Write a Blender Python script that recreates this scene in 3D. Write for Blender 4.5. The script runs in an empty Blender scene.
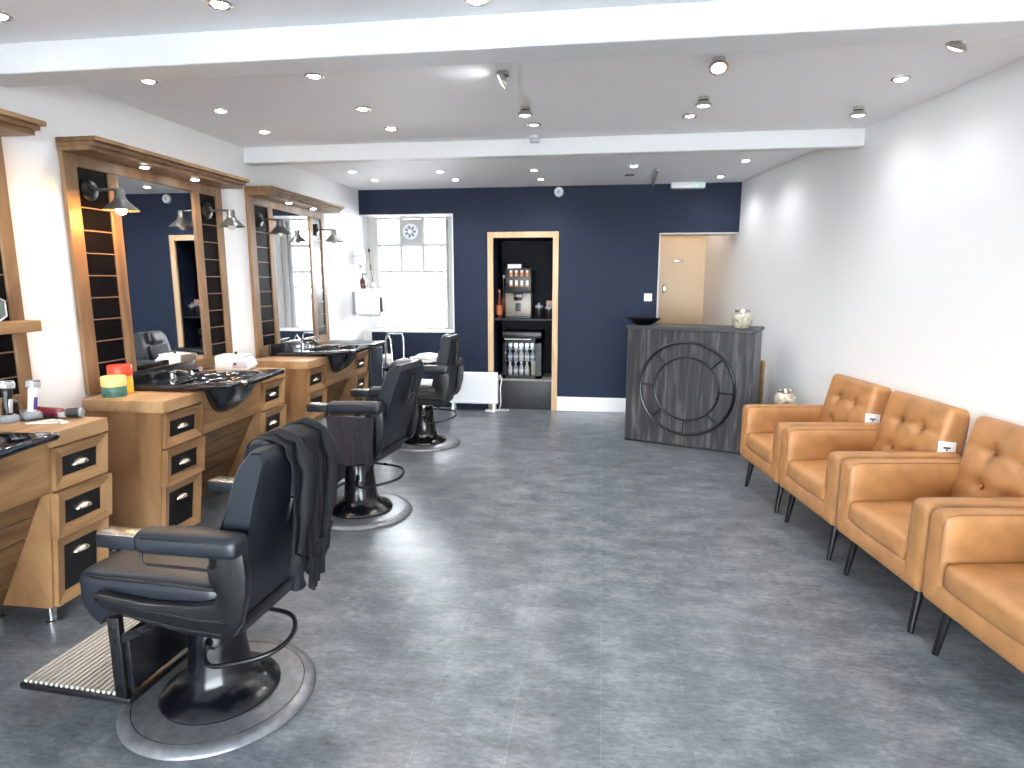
import bpy, bmesh, math, random
from mathutils import Vector, Matrix
random.seed(7)
scn = bpy.context.scene
COL = scn.collection
PI = math.pi
V = Vector

# ------------------------------------------------------------------ materials
def new_mat(name):
    m = bpy.data.materials.new(name); m.use_nodes = True
    nt = m.node_tree
    return m, nt, nt.nodes['Principled BSDF']

def flat(name, col, rough=0.5, metal=0.0, spec=0.5, coat=0.0, noise=0.0, nscale=12.0, bump=0.0, bscale=200.0, rvar=0.0):
    m, nt, b = new_mat(name)
    b.inputs['Base Color'].default_value = (*col, 1)
    b.inputs['Roughness'].default_value = rough
    b.inputs['Metallic'].default_value = metal
    b.inputs['Specular IOR Level'].default_value = spec
    b.inputs['Coat Weight'].default_value = coat
    b.inputs['Coat Roughness'].default_value = 0.08
    tc = nt.nodes.new('ShaderNodeTexCoord')
    if noise or rvar:
        n = nt.nodes.new('ShaderNodeTexNoise'); n.inputs['Scale'].default_value = nscale
        n.inputs['Detail'].default_value = 5
        nt.links.new(tc.outputs['Object'], n.inputs['Vector'])
        if noise:
            r = nt.nodes.new('ShaderNodeValToRGB')
            r.color_ramp.elements[0].position = 0.3; r.color_ramp.elements[1].position = 0.7
            r.color_ramp.elements[0].color = (*[c * (1 - noise) for c in col], 1)
            r.color_ramp.elements[1].color = (*[min(1, c * (1 + noise)) for c in col], 1)
            nt.links.new(n.outputs['Fac'], r.inputs['Fac'])
            nt.links.new(r.outputs['Color'], b.inputs['Base Color'])
        if rvar:
            mr = nt.nodes.new('ShaderNodeMapRange')
            mr.inputs['To Min'].default_value = rough - rvar; mr.inputs['To Max'].default_value = rough + rvar
            nt.links.new(n.outputs['Fac'], mr.inputs['Value'])
            nt.links.new(mr.outputs['Result'], b.inputs['Roughness'])
    if bump:
        n2 = nt.nodes.new('ShaderNodeTexNoise'); n2.inputs['Scale'].default_value = bscale
        n2.inputs['Detail'].default_value = 3
        nt.links.new(tc.outputs['Object'], n2.inputs['Vector'])
        bp = nt.nodes.new('ShaderNodeBump'); bp.inputs['Strength'].default_value = bump; bp.inputs['Distance'].default_value = 0.002
        nt.links.new(n2.outputs['Fac'], bp.inputs['Height'])
        nt.links.new(bp.outputs['Normal'], b.inputs['Normal'])
    return m

def emit(name, col, strength):
    m, nt, b = new_mat(name)
    b.inputs['Base Color'].default_value = (*col, 1)
    b.inputs['Emission Color'].default_value = (*col, 1)
    b.inputs['Emission Strength'].default_value = strength
    return m

def wood(name, dark, mid, light, stretch=(2.0, 2.0, 26.0), rough=0.42, wave=1.0):
    m, nt, b = new_mat(name)
    tc = nt.nodes.new('ShaderNodeTexCoord')
    mp = nt.nodes.new('ShaderNodeMapping'); mp.inputs['Scale'].default_value = stretch
    nt.links.new(tc.outputs['Object'], mp.inputs['Vector'])
    n = nt.nodes.new('ShaderNodeTexNoise'); n.inputs['Scale'].default_value = 1.6 * wave
    n.inputs['Detail'].default_value = 8; n.inputs['Distortion'].default_value = 0.8
    nt.links.new(mp.outputs['Vector'], n.inputs['Vector'])
    r = nt.nodes.new('ShaderNodeValToRGB')
    e = r.color_ramp.elements
    e[0].position = 0.28; e[0].color = (*dark, 1)
    e[1].position = 0.75; e[1].color = (*light, 1)
    k = e.new(0.5); k.color = (*mid, 1)
    nt.links.new(n.outputs['Fac'], r.inputs['Fac'])
    nt.links.new(r.outputs['Color'], b.inputs['Base Color'])
    b.inputs['Roughness'].default_value = rough
    b.inputs['Specular IOR Level'].default_value = 0.4
    bp = nt.nodes.new('ShaderNodeBump'); bp.inputs['Strength'].default_value = 0.15; bp.inputs['Distance'].default_value = 0.002
    nt.links.new(n.outputs['Fac'], bp.inputs['Height'])
    nt.links.new(bp.outputs['Normal'], b.inputs['Normal'])
    return m

def thin_glass(name, tint=(1, 1, 1), refl=0.08):
    m = bpy.data.materials.new(name); m.use_nodes = True
    nt = m.node_tree; nt.nodes.clear()
    out = nt.nodes.new('ShaderNodeOutputMaterial'); mix = nt.nodes.new('ShaderNodeMixShader')
    t = nt.nodes.new('ShaderNodeBsdfTransparent'); g = nt.nodes.new('ShaderNodeBsdfGlossy')
    lw = nt.nodes.new('ShaderNodeFresnel'); lw.inputs['IOR'].default_value = 1.4
    t.inputs['Color'].default_value = (*tint, 1); g.inputs['Roughness'].default_value = 0.02
    nt.links.new(lw.outputs['Fac'], mix.inputs['Fac'])
    nt.links.new(t.outputs['BSDF'], mix.inputs[1]); nt.links.new(g.outputs['BSDF'], mix.inputs[2])
    nt.links.new(mix.outputs['Shader'], out.inputs['Surface'])
    return m

def floor_material():
    m, nt, b = new_mat('slate vinyl tiles')
    L = nt.links.new
    tc = nt.nodes.new('ShaderNodeTexCoord')
    sep = nt.nodes.new('ShaderNodeSeparateXYZ'); L(tc.outputs['Object'], sep.inputs[0])
    cmb = nt.nodes.new('ShaderNodeCombineXYZ')
    ax = nt.nodes.new('ShaderNodeMath'); ax.operation = 'ADD'; ax.inputs[1].default_value = 30.267   # 0.033 - 0.30 * k
    ay = nt.nodes.new('ShaderNodeMath'); ay.operation = 'ADD'; ay.inputs[1].default_value = 33.0 - 1.804 + 0.0
    L(sep.outputs['Y'], ay.inputs[0]); L(sep.outputs['X'], ax.inputs[0])
    L(ay.outputs[0], cmb.inputs['X']); L(ax.outputs[0], cmb.inputs['Y'])
    br = nt.nodes.new('ShaderNodeTexBrick')
    br.inputs['Scale'].default_value = 1.0; br.inputs['Brick Width'].default_value = 0.55
    br.inputs['Row Height'].default_value = 0.30; br.inputs['Mortar Size'].default_value = 0.0013
    br.inputs['Mortar Smooth'].default_value = 0.2; br.offset = 0.5
    br.inputs['Color1'].default_value = (0.94, 0.94, 0.94, 1); br.inputs['Color2'].default_value = (1.06, 1.06, 1.06, 1)
    br.inputs['Mortar'].default_value = (1.45, 1.42, 1.38, 1)
    L(cmb.outputs[0], br.inputs['Vector'])
    n1 = nt.nodes.new('ShaderNodeTexNoise'); n1.inputs['Scale'].default_value = 4.2; n1.inputs['Detail'].default_value = 10
    n1.inputs['Roughness'].default_value = 0.74
    mp = nt.nodes.new('ShaderNodeMapping'); mp.inputs['Scale'].default_value = (1.0, 1.7, 1)
    L(tc.outputs['Object'], mp.inputs['Vector']); L(mp.outputs['Vector'], n1.inputs['Vector'])
    r1 = nt.nodes.new('ShaderNodeValToRGB')
    e = r1.color_ramp.elements
    e[0].position = 0.27; e[0].color = (0.050, 0.061, 0.075, 1)
    e[1].position = 0.76; e[1].color = (0.265, 0.285, 0.305, 1)
    k = e.new(0.5); k.color = (0.130, 0.147, 0.170, 1)
    L(n1.outputs['Fac'], r1.inputs['Fac'])
    n2 = nt.nodes.new('ShaderNodeTexNoise'); n2.inputs['Scale'].default_value = 26; n2.inputs['Detail'].default_value = 8
    n2.inputs['Roughness'].default_value = 0.7
    mp2 = nt.nodes.new('ShaderNodeMapping'); mp2.inputs['Scale'].default_value = (1.0, 2.4, 1)
    L(tc.outputs['Object'], mp2.inputs['Vector']); L(mp2.outputs['Vector'], n2.inputs['Vector'])
    r2 = nt.nodes.new('ShaderNodeValToRGB')
    r2.color_ramp.elements[0].position = 0.35; r2.color_ramp.elements[0].color = (0.70, 0.70, 0.70, 1)
    r2.color_ramp.elements[1].position = 0.72; r2.color_ramp.elements[1].color = (1.42, 1.40, 1.36, 1)
    L(n2.outputs['Fac'], r2.inputs['Fac'])
    m1 = nt.nodes.new('ShaderNodeMix'); m1.data_type = 'RGBA'; m1.blend_type = 'MULTIPLY'; m1.inputs[0].default_value = 1
    L(r1.outputs['Color'], m1.inputs[6]); L(r2.outputs['Color'], m1.inputs[7])
    m2 = nt.nodes.new('ShaderNodeMix'); m2.data_type = 'RGBA'; m2.blend_type = 'MULTIPLY'; m2.inputs[0].default_value = 1
    L(m1.outputs[2], m2.inputs[6]); L(br.outputs['Color'], m2.inputs[7])
    L(m2.outputs[2], b.inputs['Base Color'])
    mr = nt.nodes.new('ShaderNodeMapRange'); mr.inputs['To Min'].default_value = 0.22; mr.inputs['To Max'].default_value = 0.38
    L(n2.outputs['Fac'], mr.inputs['Value']); L(mr.outputs['Result'], b.inputs['Roughness'])
    b.inputs['Specular IOR Level'].default_value = 0.55
    bp = nt.nodes.new('ShaderNodeBump'); bp.inputs['Strength'].default_value = 0.10; bp.inputs['Distance'].default_value = 0.002
    L(n2.outputs['Fac'], bp.inputs['Height']); L(bp.outputs['Normal'], b.inputs['Normal'])
    return m

M = {}
M['white_wall'] = flat('white wall paint', (0.85, 0.85, 0.85), 0.6, bump=0.05, bscale=120)
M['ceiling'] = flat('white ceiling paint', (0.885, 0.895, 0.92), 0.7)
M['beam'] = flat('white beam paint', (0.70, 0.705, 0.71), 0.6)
M['navy'] = flat('navy wall paint', (0.0070, 0.0150, 0.039), 0.6, spec=0.3, noise=0.10, nscale=60, bump=0.25, bscale=150)
M['cream'] = flat('cream corridor paint', (0.62, 0.44, 0.26), 0.6)
M['cream_door'] = flat('cream door gloss', (0.66, 0.48, 0.29), 0.35)
M['floor'] = floor_material()
M['white_gloss'] = flat('white gloss paint', (0.86, 0.86, 0.86), 0.35)
M['off_white'] = flat('off white gloss', (0.52, 0.51, 0.49), 0.4)
M['oak'] = wood('oak board', (0.165, 0.080, 0.033), (0.300, 0.162, 0.071), (0.41, 0.242, 0.115), (3, 3, 1.3))
M['oak_long'] = wood('oak board lengthwise', (0.165, 0.080, 0.033), (0.300, 0.162, 0.071), (0.41, 0.242, 0.115), (6, 1.2, 9))
M['oak_top'] = wood('oak worktop', (0.27, 0.148, 0.068), (0.40, 0.238, 0.115), (0.50, 0.318, 0.168), (9, 1.2, 6))
M['oak_frame'] = wood('oak mirror frame', (0.13, 0.068, 0.032), (0.215, 0.120, 0.058), (0.30, 0.180, 0.092), (7, 5, 1.2))
M['oak_dark'] = wood('brown plank', (0.095, 0.048, 0.022), (0.175, 0.096, 0.046), (0.26, 0.152, 0.078), (6, 1.2, 9))
M['pine'] = wood('pale pine', (0.50, 0.32, 0.17), (0.62, 0.42, 0.24), (0.70, 0.50, 0.31), (6, 6, 1.0))
M['grey_wood'] = wood('grey stained wood', (0.014, 0.013, 0.0155), (0.032, 0.029, 0.033), (0.120, 0.107, 0.104), (15, 15, 1.3), rough=0.5)
M['grey_side'] = flat('grey desk side', (0.12, 0.13, 0.145), 0.45)
M['black_panel'] = flat('black panel', (0.002, 0.002, 0.003), 0.5)
M['panel_gloss'] = flat('dark slat panel', (0.004, 0.003, 0.0035), 0.22, spec=0.2, noise=0.4, nscale=9)
M['slat_line'] = flat('slat edge', (0.20, 0.11, 0.075), 0.4)
M['leather'] = flat('black leather', (0.0038, 0.0068, 0.0135), 0.46, spec=0.5, noise=0.15, nscale=30, bump=0.18, bscale=420)
M['leather_soft'] = flat('black leather soft', (0.0048, 0.0080, 0.0145), 0.44, spec=0.6, bump=0.15, bscale=420)
M['piping'] = flat('black piping', (0.002, 0.0025, 0.004), 0.4)
M['tan'] = flat('tan leather', (0.42, 0.200, 0.074), 0.44, spec=0.45, noise=0.22, nscale=8, bump=0.22, bscale=260, rvar=0.06)
M['tan_dark'] = flat('tan seam', (0.26, 0.11, 0.04), 0.6)
M['black_metal'] = flat('black metal', (0.005, 0.0055, 0.007), 0.30, metal=0.2, spec=0.6, rvar=0.08, nscale=15)
M['black_gloss'] = flat('black gloss enamel', (0.003, 0.0035, 0.0055), 0.20, spec=0.5)
M['arm_plate'] = flat('polished armrest plate', (0.40, 0.38, 0.35), 0.25, metal=0.9)
M['worn_plate'] = flat('worn grey floor plate', (0.010, 0.0115, 0.015), 0.32, metal=0.0, spec=0.22, noise=0.35, nscale=14, rvar=0.1)
M['steel_rim'] = flat('grey steel rim', (0.19, 0.195, 0.21), 0.34, metal=0.5, noise=0.2, nscale=30)
M['tread'] = flat('ribbed aluminium', (0.42, 0.39, 0.35), 0.45, metal=0.35)
M['chrome'] = flat('chrome', (0.75, 0.75, 0.77), 0.12, metal=1.0)
M['nickel'] = flat('brushed nickel', (0.62, 0.58, 0.53), 0.25, metal=1.0)
M['copper_nickel'] = flat('warm nickel handle', (0.80, 0.68, 0.58), 0.22, metal=0.85)
M['lamp_grey'] = flat('grey lamp metal', (0.13, 0.13, 0.13), 0.3, metal=0.7)
M['lamp_black'] = flat('dark lamp metal', (0.02, 0.019, 0.018), 0.35, metal=0.5)
M['basin'] = flat('black basin enamel', (0.003, 0.0055, 0.010), 0.09, spec=0.9)
M['mirror'] = flat('mirror silver', (0.86, 0.87, 0.88), 0.015, metal=1.0)
M['glass'] = thin_glass('clear pane')
M['daylight_cut_glass'] = thin_glass('daylight-cutting shop pane', (0.90, 0.92, 0.93))  # tint added to hold back daylight from the unseen shop window
M['jar_glass'] = flat('mottled glass', (0.50, 0.45, 0.35), 0.2, spec=0.7, noise=0.5, nscale=35)
M['green_glass'] = flat('pale green glass', (0.16, 0.21, 0.17), 0.1, spec=0.8)
M['white_plastic'] = flat('white plastic', (0.82, 0.83, 0.85), 0.3)
M['grey_plastic'] = flat('grey plastic', (0.25, 0.26, 0.28), 0.35)
M['dark_plastic'] = flat('dark plastic', (0.007, 0.0075, 0.009), 0.35)
M['lilac_plastic'] = flat('lilac grey plastic', (0.48, 0.48, 0.56), 0.4)
M['red_dot'] = flat('dark red button', (0.20, 0.02, 0.05), 0.4)
M['cape'] = flat('charcoal cloth', (0.009, 0.010, 0.0125), 0.75, spec=0.3, bump=0.3, bscale=300)
M['towel_plum'] = flat('plum grey towel', (0.022, 0.017, 0.024), 0.95, noise=0.25, nscale=50, bump=0.8, bscale=220)
M['towel_white'] = flat('white towel', (0.78, 0.77, 0.75), 0.9, bump=0.6, bscale=200)
M['yellow'] = flat('pale yellow lid', (0.74, 0.58, 0.22), 0.4)
M['green'] = flat('dark green label', (0.035, 0.12, 0.085), 0.45, noise=0.5, nscale=60)
M['orange'] = flat('orange tub', (0.85, 0.36, 0.02), 0.4, noise=0.1, nscale=60)
M['amber'] = flat('yellow label', (0.80, 0.48, 0.03), 0.45)
M['red'] = flat('red lid', (0.85, 0.06, 0.025), 0.35)
M['maroon'] = flat('maroon clipper shell', (0.16, 0.008, 0.022), 0.2, spec=0.7)
M['purple'] = flat('purple ring', (0.10, 0.045, 0.22), 0.35)
M['silver'] = flat('silver plastic', (0.62, 0.62, 0.64), 0.28, metal=0.5)
M['brown_glass'] = flat('brown bottle', (0.10, 0.02, 0.012), 0.15, spec=0.7)
M['beige_metal'] = flat('coffee machine panel', (0.20, 0.175, 0.155), 0.35, metal=0.4)
M['icon_orange'] = flat('coffee cup picture', (0.55, 0.22, 0.07), 0.5)
M['icon_pale'] = flat('pale cup picture', (0.75, 0.70, 0.66), 0.5)
M['bottle_red'] = flat('red brown syrup', (0.085, 0.012, 0.006), 0.15, spec=0.7)
M['bottle_label'] = flat('orange label', (0.42, 0.10, 0.035), 0.5)
M['water'] = flat('water bottle plastic', (0.42, 0.50, 0.58), 0.15, spec=0.8)
M['drink_pale'] = flat('pale drink', (0.72, 0.68, 0.60), 0.3)
M['kick'] = flat('dark grey board', (0.022, 0.023, 0.026), 0.5, noise=0.3, nscale=12)
M['heater'] = flat('white heater enamel', (0.80, 0.82, 0.84), 0.35)
M['tag'] = flat('white card', (0.85, 0.85, 0.84), 0.5)
M['ink'] = flat('black ink', (0.01, 0.01, 0.01), 0.6)
M['spot_glow'] = emit('spot lens', (1.0, 0.99, 0.97), 22.0)
M['spot_warm'] = emit('warm spot lens', (1.0, 0.86, 0.62), 12.0)
M['spot_dim'] = emit('dim spot lens', (1.0, 0.97, 0.92), 2.2)
M['bulb_warm'] = emit('warm filament bulb', (1.0, 0.62, 0.20), 45.0)
M['bulb_off'] = flat('frosted bulb', (0.7, 0.68, 0.62), 0.2)
M['green_led'] = emit('green indicator', (0.1, 0.9, 0.45), 2.0)
M['fence'] = flat('pale outdoor wall', (0.42, 0.39, 0.35), 0.8)

# ------------------------------------------------------------------ mesh builder
class MB:
    def __init__(self): self.bm = bmesh.new()
    def _merge(self, tb, mat=0, xf=None):
        if xf is not None: bmesh.ops.transform(tb, matrix=xf, verts=tb.verts)
        for f in tb.faces: f.material_index = mat
        me = bpy.data.meshes.new('tmp'); tb.to_mesh(me); tb.free()
        self.bm.from_mesh(me); bpy.data.meshes.remove(me)
        return self
    def box(self, lo, hi, bev=0.0, seg=2, mat=0, xf=None):
        tb = bmesh.new(); bmesh.ops.create_cube(tb, size=1)
        s = [hi[i] - lo[i] for i in range(3)]; c = [(hi[i] + lo[i]) / 2 for i in range(3)]
        for v in tb.verts: v.co = V((v.co.x * s[0] + c[0], v.co.y * s[1] + c[1], v.co.z * s[2] + c[2]))
        if bev > 0:
            bev = min(bev, min(abs(k) for k in s) * 0.49)
            bmesh.ops.bevel(tb, geom=tb.edges[:] + tb.verts[:], offset=bev, segments=seg, affect='EDGES', profile=0.5)
        return self._merge(tb, mat, xf)
    def prism(self, pts, lo, hi, axis='y', bev=0.0, seg=2, mat=0, xf=None):
        # 2D outline extruded along an axis; pts are (a,b) in the two other axes, in x,y,z order
        def co(p, t):
            if axis == 'y': return V((p[0], t, p[1]))
            if axis == 'x': return V((t, p[0], p[1]))
            return V((p[0], p[1], t))
        tb = bmesh.new()
        a = [tb.verts.new(co(p, lo)) for p in pts]; b = [tb.verts.new(co(p, hi)) for p in pts]
        tb.faces.new(a); tb.faces.new(b[::-1]); n = len(pts)
        for i in range(n): tb.faces.new((a[i], b[i], b[(i + 1) % n], a[(i + 1) % n]))
        bmesh.ops.recalc_face_normals(tb, faces=tb.faces)
        if bev > 0: bmesh.ops.bevel(tb, geom=tb.edges[:] + tb.verts[:], offset=bev, segments=seg, affect='EDGES', profile=0.5)
        return self._merge(tb, mat, xf)
    def hexa(self, q, bev=0.0, seg=2, mat=0):
        # q: 8 points, bottom ring then top ring
        tb = bmesh.new(); v = [tb.verts.new(V(p)) for p in q]
        for f in ((0, 3, 2, 1), (4, 5, 6, 7), (0, 1, 5, 4), (1, 2, 6, 5), (2, 3, 7, 6), (3, 0, 4, 7)): tb.faces.new([v[i] for i in f])
        bmesh.ops.recalc_face_normals(tb, faces=tb.faces)
        if bev > 0: bmesh.ops.bevel(tb, geom=tb.edges[:] + tb.verts[:], offset=bev, segments=seg, affect='EDGES', profile=0.5)
        return self._merge(tb, mat)
    def lathe(self, prof, c=(0, 0, 0), seg=32, mat=0, xf=None, sx=1.0, sy=1.0):
        tb = bmesh.new(); rings = []
        for r, z in prof:
            if r < 1e-6: rings.append([tb.verts.new((c[0], c[1], c[2] + z))])
            else: rings.append([tb.verts.new((c[0] + sx * r * math.cos(2 * PI * i / seg), c[1] + sy * r * math.sin(2 * PI * i / seg), c[2] + z)) for i in range(seg)])
        for A, B in zip(rings, rings[1:]):
            for i in range(seg):
                j = (i + 1) % seg
                if len(A) == 1 and len(B) == 1: continue
                if len(A) == 1: tb.faces.new((A[0], B[j], B[i]))
                elif len(B) == 1: tb.faces.new((A[i], A[j], B[0]))
                else: tb.faces.new((A[i], A[j], B[j], B[i]))
        if len(rings[0]) > 1: tb.faces.new(rings[0][::-1])
        if len(rings[-1]) > 1: tb.faces.new(rings[-1])
        bmesh.ops.recalc_face_normals(tb, faces=tb.faces)
        return self._merge(tb, mat, xf)
    def rod(self, p0, p1, r0, r1=None, seg=16, mat=0):
        r1 = r0 if r1 is None else r1
        p0, p1 = V(p0), V(p1); d = p1 - p0
        xf = Matrix.Translation(p0) @ d.to_track_quat('Z', 'Y').to_matrix().to_4x4()
        return self.lathe([(r0, 0), (r1, d.length)], seg=seg, mat=mat, xf=xf)
    def tube(self, pts, r, seg=10, closed=False, mat=0, flat=1.0):
        pts = [V(p) for p in pts]; n = len(pts); tb = bmesh.new(); rings = []
        up = V((0, 0, 1)); prev = None
        for i, p in enumerate(pts):
            a = pts[(i - 1) % n] if (closed or i > 0) else p
            b = pts[(i + 1) % n] if (closed or i < n - 1) else p
            t = (b - a).normalized()
            if prev is None:
                nrm = t.cross(up)
                if nrm.length < 1e-3: nrm = t.cross(V((1, 0, 0)))
            else: nrm = prev - t * prev.dot(t)
            nrm.normalize(); prev = nrm; bi = t.cross(nrm)
            rr = r[i] if isinstance(r, (list, tuple)) else r
            rings.append([tb.verts.new(p + nrm * rr * math.cos(2 * PI * k / seg) + bi * rr * flat * math.sin(2 * PI * k / seg)) for k in range(seg)])
        m = n if closed else n - 1
        for i in range(m):
            A, B = rings[i], rings[(i + 1) % n]
            for k in range(seg): tb.faces.new((A[k], A[(k + 1) % seg], B[(k + 1) % seg], B[k]))
        if not closed: tb.faces.new(rings[0][::-1]); tb.faces.new(rings[-1])
        bmesh.ops.recalc_face_normals(tb, faces=tb.faces)
        return self._merge(tb, mat)
    def grid(self, fn, nu, nv, mat=0, thick=0.0, closed_u=False):
        tb = bmesh.new()
        g = [[tb.verts.new(V(fn(i / nu, j / nv))) for j in range(nv + 1)] for i in range(nu + (0 if closed_u else 1))]
        nn = len(g)
        for i in range(nu):
            for j in range(nv):
                tb.faces.new((g[i][j], g[(i + 1) % nn][j], g[(i + 1) % nn][j + 1], g[i][j + 1]))
        bmesh.ops.recalc_face_normals(tb, faces=tb.faces)
        if thick:
            tb.normal_update()
            f0 = tb.faces[:]; bd = [e for e in tb.edges if e.is_boundary]
            cp = {v: tb.verts.new(v.co - v.normal * thick) for v in tb.verts[:]}
            for f in f0: tb.faces.new([cp[v] for v in reversed(f.verts)])
            for e in bd:
                a, b = e.verts; tb.faces.new((a, b, cp[b], cp[a]))
            bmesh.ops.recalc_face_normals(tb, faces=tb.faces)
        return self._merge(tb, mat)
    def rbox(self, lo, hi, r, n=(10, 10, 6), fn=None, mat=0):
        # rounded box with a dense skin; fn(p, u) may move each point (u in -1..1)
        c = V([(lo[i] + hi[i]) / 2 for i in range(3)]); h = V([(hi[i] - lo[i]) / 2 for i in range(3)])
        tb = bmesh.new()
        for ax in range(3):
            a, b = [(1, 2), (2, 0), (0, 1)][ax]
            for s in (-1, 1):
                g = []
                for i in range(n[a] + 1):
                    row = []
                    for j in range(n[b] + 1):
                        p = [0, 0, 0]; p[ax] = s
                        # cluster samples near the edges so that the rounding is smooth
                        p[a] = math.sin((i / n[a] * 2 - 1) * PI / 2); p[b] = math.sin((j / n[b] * 2 - 1) * PI / 2)
                        row.append(tb.verts.new(p))
                    g.append(row)
                for i in range(n[a]):
                    for j in range(n[b]): tb.faces.new((g[i][j], g[i + 1][j], g[i + 1][j + 1], g[i][j + 1]))
        bmesh.ops.remove_doubles(tb, verts=tb.verts, dist=1e-5)
        for v in tb.verts:
            u = v.co.copy(); p = V((u.x * h.x, u.y * h.y, u.z * h.z))
            q = V([max(-(h[i] - r), min(h[i] - r, p[i])) for i in range(3)])
            d = p - q
            if d.length > 1e-9: p = q + d.normalized() * r
            p = p + c
            if fn: p = V(fn(p, u))
            v.co = p
        bmesh.ops.recalc_face_normals(tb, faces=tb.faces)
        return self._merge(tb, mat)
    def move(self, fn):
        for v in self.bm.verts: v.co = V(fn(v.co))
        return self
    def out(self, name, mats, parent=None, smooth=40, label=None):
        me = bpy.data.meshes.new(name); self.bm.to_mesh(me); self.bm.free()
        if not isinstance(mats, (list, tuple)): mats = [mats]
        for m in mats: me.materials.append(M[m] if isinstance(m, str) else m)
        if smooth:
            me.polygons.foreach_set('use_smooth', [True] * len(me.polygons))
            me.set_sharp_from_angle(angle=math.radians(smooth))
        o = bpy.data.objects.new(name, me); COL.objects.link(o)
        if parent: o.parent = parent
        if label: o['label'] = label
        return o

def thing(name, label, cat, loc=(0, 0, 0), rz=0.0, group=None):
    o = bpy.data.objects.new(name, None); COL.objects.link(o)
    o.location = loc; o.rotation_euler = (0, 0, rz); o.empty_display_size = 0.1
    o['label'] = label; o['category'] = cat
    if group: o['group'] = group
    return o

def tag(o, label, cat, group=None, loc=None, rz=0.0):
    o['label'] = label; o['category'] = cat
    if group: o['group'] = group
    if loc: o.location = loc; o.rotation_euler = (0, 0, rz)
    return o

def struct(o, label=None):
    o['kind'] = 'structure'
    if label: o['label'] = label
    return o

# ------------------------------------------------------------------ camera
F_PX = 620.0; EYE = 1.5
pitch = math.atan(104 / F_PX); yaw = math.atan(89.5 / math.hypot(F_PX, 104))
fw = V((-math.sin(yaw) * math.cos(pitch), math.cos(yaw) * math.cos(pitch), -math.sin(pitch)))
rt = V((math.cos(yaw), math.sin(yaw), 0)); up = rt.cross(fw)
cam = bpy.data.objects.new('camera', bpy.data.cameras.new('camera')); COL.objects.link(cam)
cam.matrix_world = Matrix.Translation((0, 0, EYE)) @ Matrix((rt, up, -fw)).transposed().to_4x4()
cam.data.sensor_fit = 'HORIZONTAL'; cam.data.sensor_width = 36; cam.data.lens = 36 * F_PX / 1024
cam.data.clip_start = 0.05
scn.camera = cam

# ------------------------------------------------------------------ room
XL = -2.80; YB = 7.09; YF = -2.8; ZC = 2.52
def xr(y): return 1.446 + (YB - y) * 0.1305          # the right wall runs at an angle
RA = math.atan(0.1305)
# floor (into the niche, the window bay and the corridor too)
struct(MB().box((XL - 0.15, YF - 0.15, -0.1), (xr(YF) + 0.3, 9.0, 0.0)).out('floor', 'floor', smooth=0))
struct(MB().box((XL - 0.15, YF - 0.15, ZC), (xr(YF) + 0.3, 9.0, ZC + 0.1)).out('ceiling', 'ceiling', smooth=0))
struct(MB().box((XL - 0.12, YF - 0.15, 0), (XL, 7.55, ZC)).out('wall_left', 'white_wall', smooth=0))
y0, y1 = YF - 0.15, 8.9
struct(MB().prism([(xr(y0), y0), (xr(y0) + 0.12, y0), (xr(y1) + 0.12, y1), (xr(y1), y1)], 0, ZC, 'z').out('wall_right', 'white_wall', smooth=0))
# beams
def beam(name, ya, yb, zb):
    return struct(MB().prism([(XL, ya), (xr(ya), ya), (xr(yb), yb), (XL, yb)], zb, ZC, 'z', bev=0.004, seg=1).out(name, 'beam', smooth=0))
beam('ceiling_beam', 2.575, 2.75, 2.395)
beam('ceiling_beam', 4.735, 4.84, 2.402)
# back wall with a window opening, a niche and a doorway
WX0, WX1, WZ0, WZ1 = XL, -1.69, 0.90, 2.243
NX0, NX1, NZ1 = -1.222, -0.545, 1.968
DX0, DZ1 = 0.615, 2.003
T = 0.30
def wpiece(x0, x1, z0, z1): struct(MB().box((x0, YB, z0), (x1, YB + T, z1)).out('wall_back', 'navy', smooth=0))
wpiece(WX0, xr(YB), WZ1, ZC)                 # band above the window and across
wpiece(WX0, WX1, 0, WZ0)
wpiece(WX1, NX0, 0, WZ1)
wpiece(NX0, NX1, NZ1, WZ1)
wpiece(NX1, DX0, 0, WZ1)
wpiece(DX0, xr(YB), DZ1, WZ1)
# white linings of the window bay and the doorway
struct(MB().box((WX1 - 0.012, YB - 0.004, WZ0), (WX1 + 0.002, YB + T, WZ1)).box((XL, YB - 0.003, WZ1 - 0.012), (WX1, YB + T, WZ1 + 0.002))
       .box((XL, YB - 0.006, WZ0 - 0.01), (WX1, YB + T, WZ0 + 0.012)).box((XL, YB - 0.006, 0.0), (-2.70, YB + 0.0, WZ0 - 0.01)).out('trim_1', 'white_gloss', smooth=0))
struct(MB().box((DX0 - 0.002, YB - 0.003, 0), (DX0 + 0.012, YB + T, DZ1)).box((DX0, YB - 0.003, DZ1 - 0.012), (xr(YB) - 0.002, YB + T, DZ1 + 0.002)).out('trim_2', 'off_white', smooth=0))
# baseboard between niche and desk
struct(MB().box((NX1 + 0.065, YB - 0.018, 0.0), (DX0, YB - 0.001, 0.165), bev=0.004).out('baseboard_back', 'white_gloss', smooth=0))

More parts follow.
